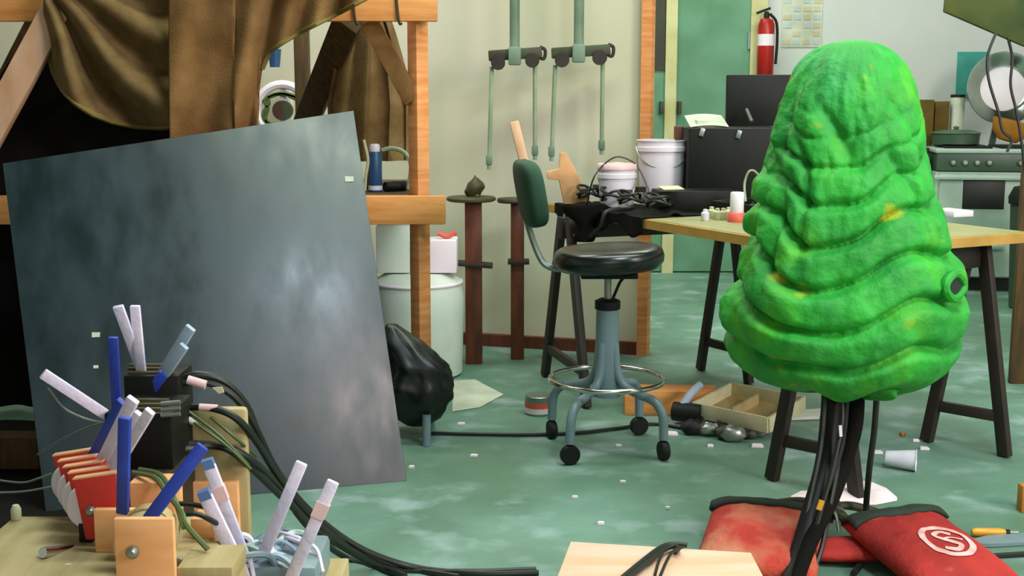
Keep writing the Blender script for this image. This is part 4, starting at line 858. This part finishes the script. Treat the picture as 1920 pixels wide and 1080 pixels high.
# red rack with discs
rk = thing('red_lever_rack', 'rack of red plates with white discs and levers in the left foreground', 'lever rack', at(170, 1010, 2.25))
NP = 5
for k in range(NP):
    f = k / (NP - 1); Yk = 2.18 + .27 * f
    # front plate is widest; each one behind shows its upper left edge
    xl, xr = 136 + (98 - 136) * f, 218 + (166 - 218) * f; yt, yb_ = 900 + (856 - 900) * f, 1012 + (938 - 1012) * f
    xl_, xr_ = at(xl, yt, Yk).x, at(xr, yt, Yk).x; z1_, z0_ = at(xl, yt, Yk).z, at(xl, yb_, Yk).z
    z1_ = max(z1_, z0_ + .08)
    part('plate', MB().prism([(xl_, Yk, z1_), (xr_, Yk, z1_ + .012), (xr_, Yk, z0_ + .045), (xr_ - .028, Yk, z0_), (xl_ + .018, Yk, z0_)], (0, .018, 0)), mt['red'], rk, .0015)
    part('plate_edge', MB().beam((xl_, Yk + .009, z1_ + .001), (xr_, Yk + .009, z1_ + .013), .018, .003), mt['salmon'], rk, label='bare tan top edge')
    if k < NP - 1: part('disc', MB().lathe([(0, 0), (.040, 0), (.044, .006), (.044, .022), (.040, .028), (0, .028)], (xl_ + .018, Yk + .050, (z0_ + z1_) / 2 - .004), RX(math.pi / 2), 28), mt['white'], rk, label='white pulley disc')
part('bolt', MB().lathe([(.009, 0), (.009, .006), (.005, .012), (0, .013)], at(171, 957, 2.178), RX(math.pi / 2), 14), mt['zinc'], rk)
ps = at(157, 1005, 2.19)
part('post', MB().b2((ps.x - .013, 2.20, bz), (ps.x + .013, 2.23, ps.z + .02)), mt['rubber'], rk, .002)
for k in range(2):
    p_ = at(80 if k == 0 else 128, 1036 if k == 0 else 1066, 2.12 - .03 * k)
    part('axle', MB().tube([p_, at(150, 1030 if k == 0 else 1058, 2.205)], .010, 10, 0), mt['chrome'], rk)
for pa_, pb_, Ya, Yb, wd, mk in [((172, 858), (228, 752), 2.46, 2.36, 18, 'blue'), ((182, 886), (250, 748), 2.36, 2.28, 24, 'lever'), ((200, 893), (262, 775), 2.30, 2.24, 20, 'lever'), ((208, 892), (282, 770), 2.26, 2.20, 20, 'lever')]:
    m_ = MB(); m_, a, b = bar(m_, pa_, pb_, Ya, Yb, wd); part('lever', m_, mt[mk], rk, .002, label={'lever': 'white taped lever', 'blue': 'blue lever'}[mk])
# wooden lever box
wb = thing('wooden_lever_box', 'plywood lever box with bolted salmon front plate and two blue levers', 'lever box', at(268, 1080, 2.0))
fx0, fx1, fz1 = at(213, 1000, 1.98).x, at(325, 1000, 1.98).x, at(268, 973, 1.98).z
part('front_plate', MB().b2((fx0, 1.98, bz), (fx1, 1.995, fz1)), mt['plyface'], wb, .003)
part('bolt', MB().lathe([(.011, 0), (.011, .005), (.006, .012), (0, .013)], at(249, 1035, 1.978), RX(math.pi / 2), 14), mt['zinc'], wb)
part('bolt', MB().lathe([(.008, 0), (.008, .004), (0, .006)], at(336, 1054, 2.04), RX(math.pi / 2), 12), mt['zinc'], wb)
rz1 = at(240, 957, 2.16).z
part('back_plate', MB().b2((at(178, 960, 2.16).x, 2.15, bz), (at(300, 960, 2.16).x, 2.165, rz1 + .005)), mt['plyface'], wb, .003)
part('disc', MB().lathe([(0, 0), (.052, 0), (.052, .03), (0, .03)], Vector(((fx0 + fx1) / 2 - .022, 2.075, bz + .053)), RX(math.pi / 2), 32), mt['ply'], wb)
part('disc', MB().lathe([(0, 0), (.05, 0), (.05, .03), (0, .03)], Vector(((fx0 + fx1) / 2 - .03, 2.13, bz + .051)), RX(math.pi / 2), 32), mt['ply'], wb)
part('base', MB().b2((fx1, 1.99, bz), (-.472, 2.10, bz + .035)), mt['ply'], wb, .003)
part('block', MB().b2((-.543, 1.99, .28), (-.472, 2.10, bz - .001)), mt['ply'], wb, .003)
part('block', MB().b2((at(352, 1000, 2.2).x, 2.22, bz), (at(398, 1000, 2.2).x, 2.28, at(400, 980, 2.2).z)), mt['plyface'], wb, .003)
part('block', MB().b2((at(246, 930, 2.26).x, 2.25, bz), (at(330, 930, 2.26).x, 2.31, at(290, 902, 2.26).z)), mt['plyface'], wb, .003)
for pa_, pb_, Ya, Yb, wd in [((230, 962), (234, 782), 2.06, 2.02, 23), ((278, 975), (381, 836), 2.03, 2.05, 25)]:
    m_ = MB(); m_, a, b = bar(m_, pa_, pb_, Ya, Yb, wd, .014); part('lever', m_, mt['blue'], wb, .003, label='blue lever')
# taped rig at bottom centre
qx = at(500, 1060, 2.3)
solo('rig_crate', 'small plywood crate under the taped lever rig, below the frame edge', 'crate', MB().b2((qx.x - .12, 2.15, 0), (qx.x + .14, 2.45, .325)), mt['ply'], .004)
tr = thing('taped_lever_rig', 'lever rig bound in white and teal tape with four white levers', 'lever rig', (qx.x, 2.3, .325))
part('base', MB().b2((qx.x - .09, 2.22, .325), (qx.x + .11, 2.40, .395)), mt['steel'], tr, .01)
rn = random.Random(21)
for k in range(22):
    y_ = rn.uniform(2.20, 2.36); x_ = qx.x + rn.uniform(-.07, .08); L = rn.uniform(.03, .06); hz = rn.uniform(.392, .425); sk = rn.uniform(-.05, .05)
    part('tape_band', MB().tube([(x_ - L, y_ - sk, .345 + rn.uniform(0, .03)), (x_ - L * .7, y_ - sk * .6, hz - .012), (x_, y_ + rn.uniform(-.02, .02), hz), (x_ + L * .7, y_ + sk * .6, hz - .01), (x_ + L, y_ + sk, .345 + rn.uniform(0, .03))], rn.uniform(.004, .0085), 6), mt[['leverg', 'lever', 'steel', 'lever', 'stove'][k % 5]], tr)
for pa_, pb_, Ya, Yb, wd in [((474, 1088), (392, 872), 2.27, 2.24, 24), ((462, 1090), (385, 930), 2.22, 2.19, 26), ((488, 1052), (566, 867), 2.25, 2.26, 23), ((545, 1085), (625, 902), 2.19, 2.20, 24)]:
    m_ = MB(); m_, a, b = bar(m_, pa_, pb_, Ya, Yb, wd, .013); part('lever', m_, mt['lever'], tr, .003)
    d_ = (b - a).normalized()
    if pb_[0] < 400: part('tip', MB().beam(b - d_ * .006, b + d_ * .012, wd / F * Yb * .9, .014, (0, -1, .25)), mt['lightblue'], tr, label='pale blue lever tip')
    if pb_[0] in (392, 625): part('tape_band', MB().beam(b - d_ * .075, b - d_ * .045, wd / F * Yb * 1.1, .016, (0, -1, .25)), mt['pinktape'], tr, label='pale pink tape band')
# cables
def pc(pts): return [at(a, b, Y) if Y else onz(a, b, .012) for a, b, Y in pts]
main = [[(338, 712, 2.78), (372, 702, 2.78), (420, 716, 2.8), (462, 760, 2.84), (495, 838, 2.9), (540, 912, 2.98), (600, 975, 3.05), (680, 1030, 3.12), (780, 1064, None), (900, 1076, None), (1010, 1074, None)],
        [(338, 718, 2.77), (390, 718, 2.78), (440, 745, 2.8), (478, 800, 2.84), (512, 870, 2.92), (560, 945, 3.0), (630, 1008, 3.06), (720, 1056, None), (860, 1082, None)],
        [(338, 762, 2.72), (400, 766, 2.70), (445, 786, 2.70), (482, 830, 2.76), (520, 892, 2.9), (575, 960, 3.0), (640, 1020, 3.06), (740, 1066, None), (880, 1072, None), (1005, 1068, None)],
        [(338, 832, 2.68), (370, 832, 2.69), (430, 840, 2.695), (478, 868, 2.74), (520, 910, 2.9), (580, 990, 2.98), (650, 1046, None), (760, 1080, None)],
        [(300, 845, 2.6), (350, 842, 2.66), (400, 836, 2.69), (440, 850, 2.69), (500, 905, 2.80), (560, 962, 2.95), (600, 1000, 3.0), (700, 1060, None)]]
for i, pts in enumerate(main):
    solo('rig_cable', ['topmost black cable arching from the pale pink connector to the floor', 'black cable just under the topmost one, from the upper console to the floor', 'black cable over the top edge of the tall plywood sheet to the floor', 'black cable crossing the middle of the tall plywood sheet', 'lowest black cable, from the console base across the plywood panel'][i], 'cable', MB().tube(pc(pts), .0085, 8), mt['cable'], group='cables from the lever console')
for i, pts in enumerate([[(345, 780, 2.70), (390, 810, 2.68), (430, 840, 2.68), (470, 880, 2.70)], [(352, 770, 2.70), (410, 815, 2.68), (455, 860, 2.7), (490, 900, 2.8)], [(395, 782, 2.70), (440, 820, 2.69), (480, 855, 2.78)]]):
    solo('rig_wire', 'thin olive wire slanting over the tall plywood sheet, %s of three' % ['leftmost', 'middle', 'rightmost'][i], 'wire', MB().tube(pc(pts), .004, 6), mt['cableg'], group='olive wires on the panel')
for i, pts in enumerate([[(250, 886, 2.3), (290, 895, 2.24), (310, 920, 2.2), (340, 960, 2.12), (350, 985, 2.08), (390, 1030, 2.06)], [(262, 880, 2.34), (300, 890, 2.26), (325, 930, 2.2), (345, 990, 2.12)], [(330, 945, 2.2), (350, 945, 2.2), (380, 950, 2.2), (400, 960, 2.2)], [(340, 965, 2.16), (370, 964, 2.16), (400, 978, 2.18), (440, 1000, 2.3), (500, 1040, 2.45)]]):
    solo('rig_wire', ['long olive wire curling behind the slanting blue lever', 'shorter olive wire ending behind the slanting blue lever', 'upper dark wire right of the slanting blue lever', 'lower dark wire running right from the slanting blue lever'][i], 'wire', MB().tube(pc(pts), .005, 6), mt['cableg'] if i < 2 else mt['cable'], group='olive wires on the lever box')
a, b = at(352, 712, 2.765), at(386, 722, 2.765)
solo('cable_connector', 'pale pink connector sleeve on the topmost console cable', 'connector', MB().tube([a, b], .011, 10, 0), mt['pinktape'])
solo('cable_tag', 'small ivory tag hanging on the topmost console cable', 'tag', MB().prism([at(398, 727, 2.76), at(410, 738, 2.76), at(420, 736, 2.76), at(416, 726, 2.76)], (0, .004, 0)), mt['ivory'])
a, b = at(374, 763, 2.70), at(408, 765, 2.70)
solo('cable_connector', 'pale connector sleeve at the top edge of the tall plywood sheet', 'connector', MB().tube([a, b], .008, 10, 0), mt['pinktape'])
a, b = at(340, 780, 2.695), at(374, 797, 2.695)
solo('cable_connector', 'clear pale connector tube slanting on the tall plywood sheet', 'connector', MB().tube([a, b], .008, 10, 0), mt['papery'])
for i, pts in enumerate([[(70, 852, 2.9), (120, 822, 2.75), (170, 800, 2.62), (200, 792, 2.56)], [(-20, 898, 2.7), (40, 905, 2.62), (70, 898, 2.55), (98, 888, 2.47)], [(-20, 924, 2.6), (40, 922, 2.55), (80, 916, 2.48), (100, 912, 2.44)], [(90, 728, 2.54), (120, 765, 2.56), (160, 785, 2.56), (198, 792, 2.56)]]):
    solo('thin_wire', ['thin grey wire rising to the black console base', 'upper thin wire from the left edge to the red rack', 'lower thin wire from the left edge to the red rack', 'thin wire under the long white slanting lever'][i], 'wire', MB().tube(pc(pts), .0025, 5), mt['zinc'], group='thin wires at the left edge')
q = at(30, 950, 2.4)
for px, py, Y_, nm in ((31, 950, 2.36, 'ivory peg standing on the far left corner of the bench crate'), ):
    solo('ivory_peg', nm, 'peg', MB().lathe([(.008, 0), (.01, .004), (.01, .022), (.006, .03), (0, .031)], Vector((bx0 + .012, byb - .02, bz)), n=12), mt['ivory'])
# small labels stuck on the board
for px, py, s_, nm in ((180, 628, .013, 'white tape square on the slate board, beside the white console levers'), (180, 688, .008, 'tiny white tape square low on the slate board'), (655, 336, .016, 'pale smudged tape square near the right edge of the slate board')):
    d = ray(px, py); n2 = -nrm; k = (BR - C0).dot(nrm) / d.dot(nrm); q = C0 + d * k; e1 = (BR - BL).normalized(); e2 = nrm.cross(e1).normalized()
    solo('tape_square', nm, 'tape', MB().prism([q - e1 * s_ - e2 * s_ * .7, q + e1 * s_ - e2 * s_ * .6, q + e1 * s_ * .9 + e2 * s_ * .6, q - e1 * s_ + e2 * s_ * .6], -nrm * .002), mt['papery'])
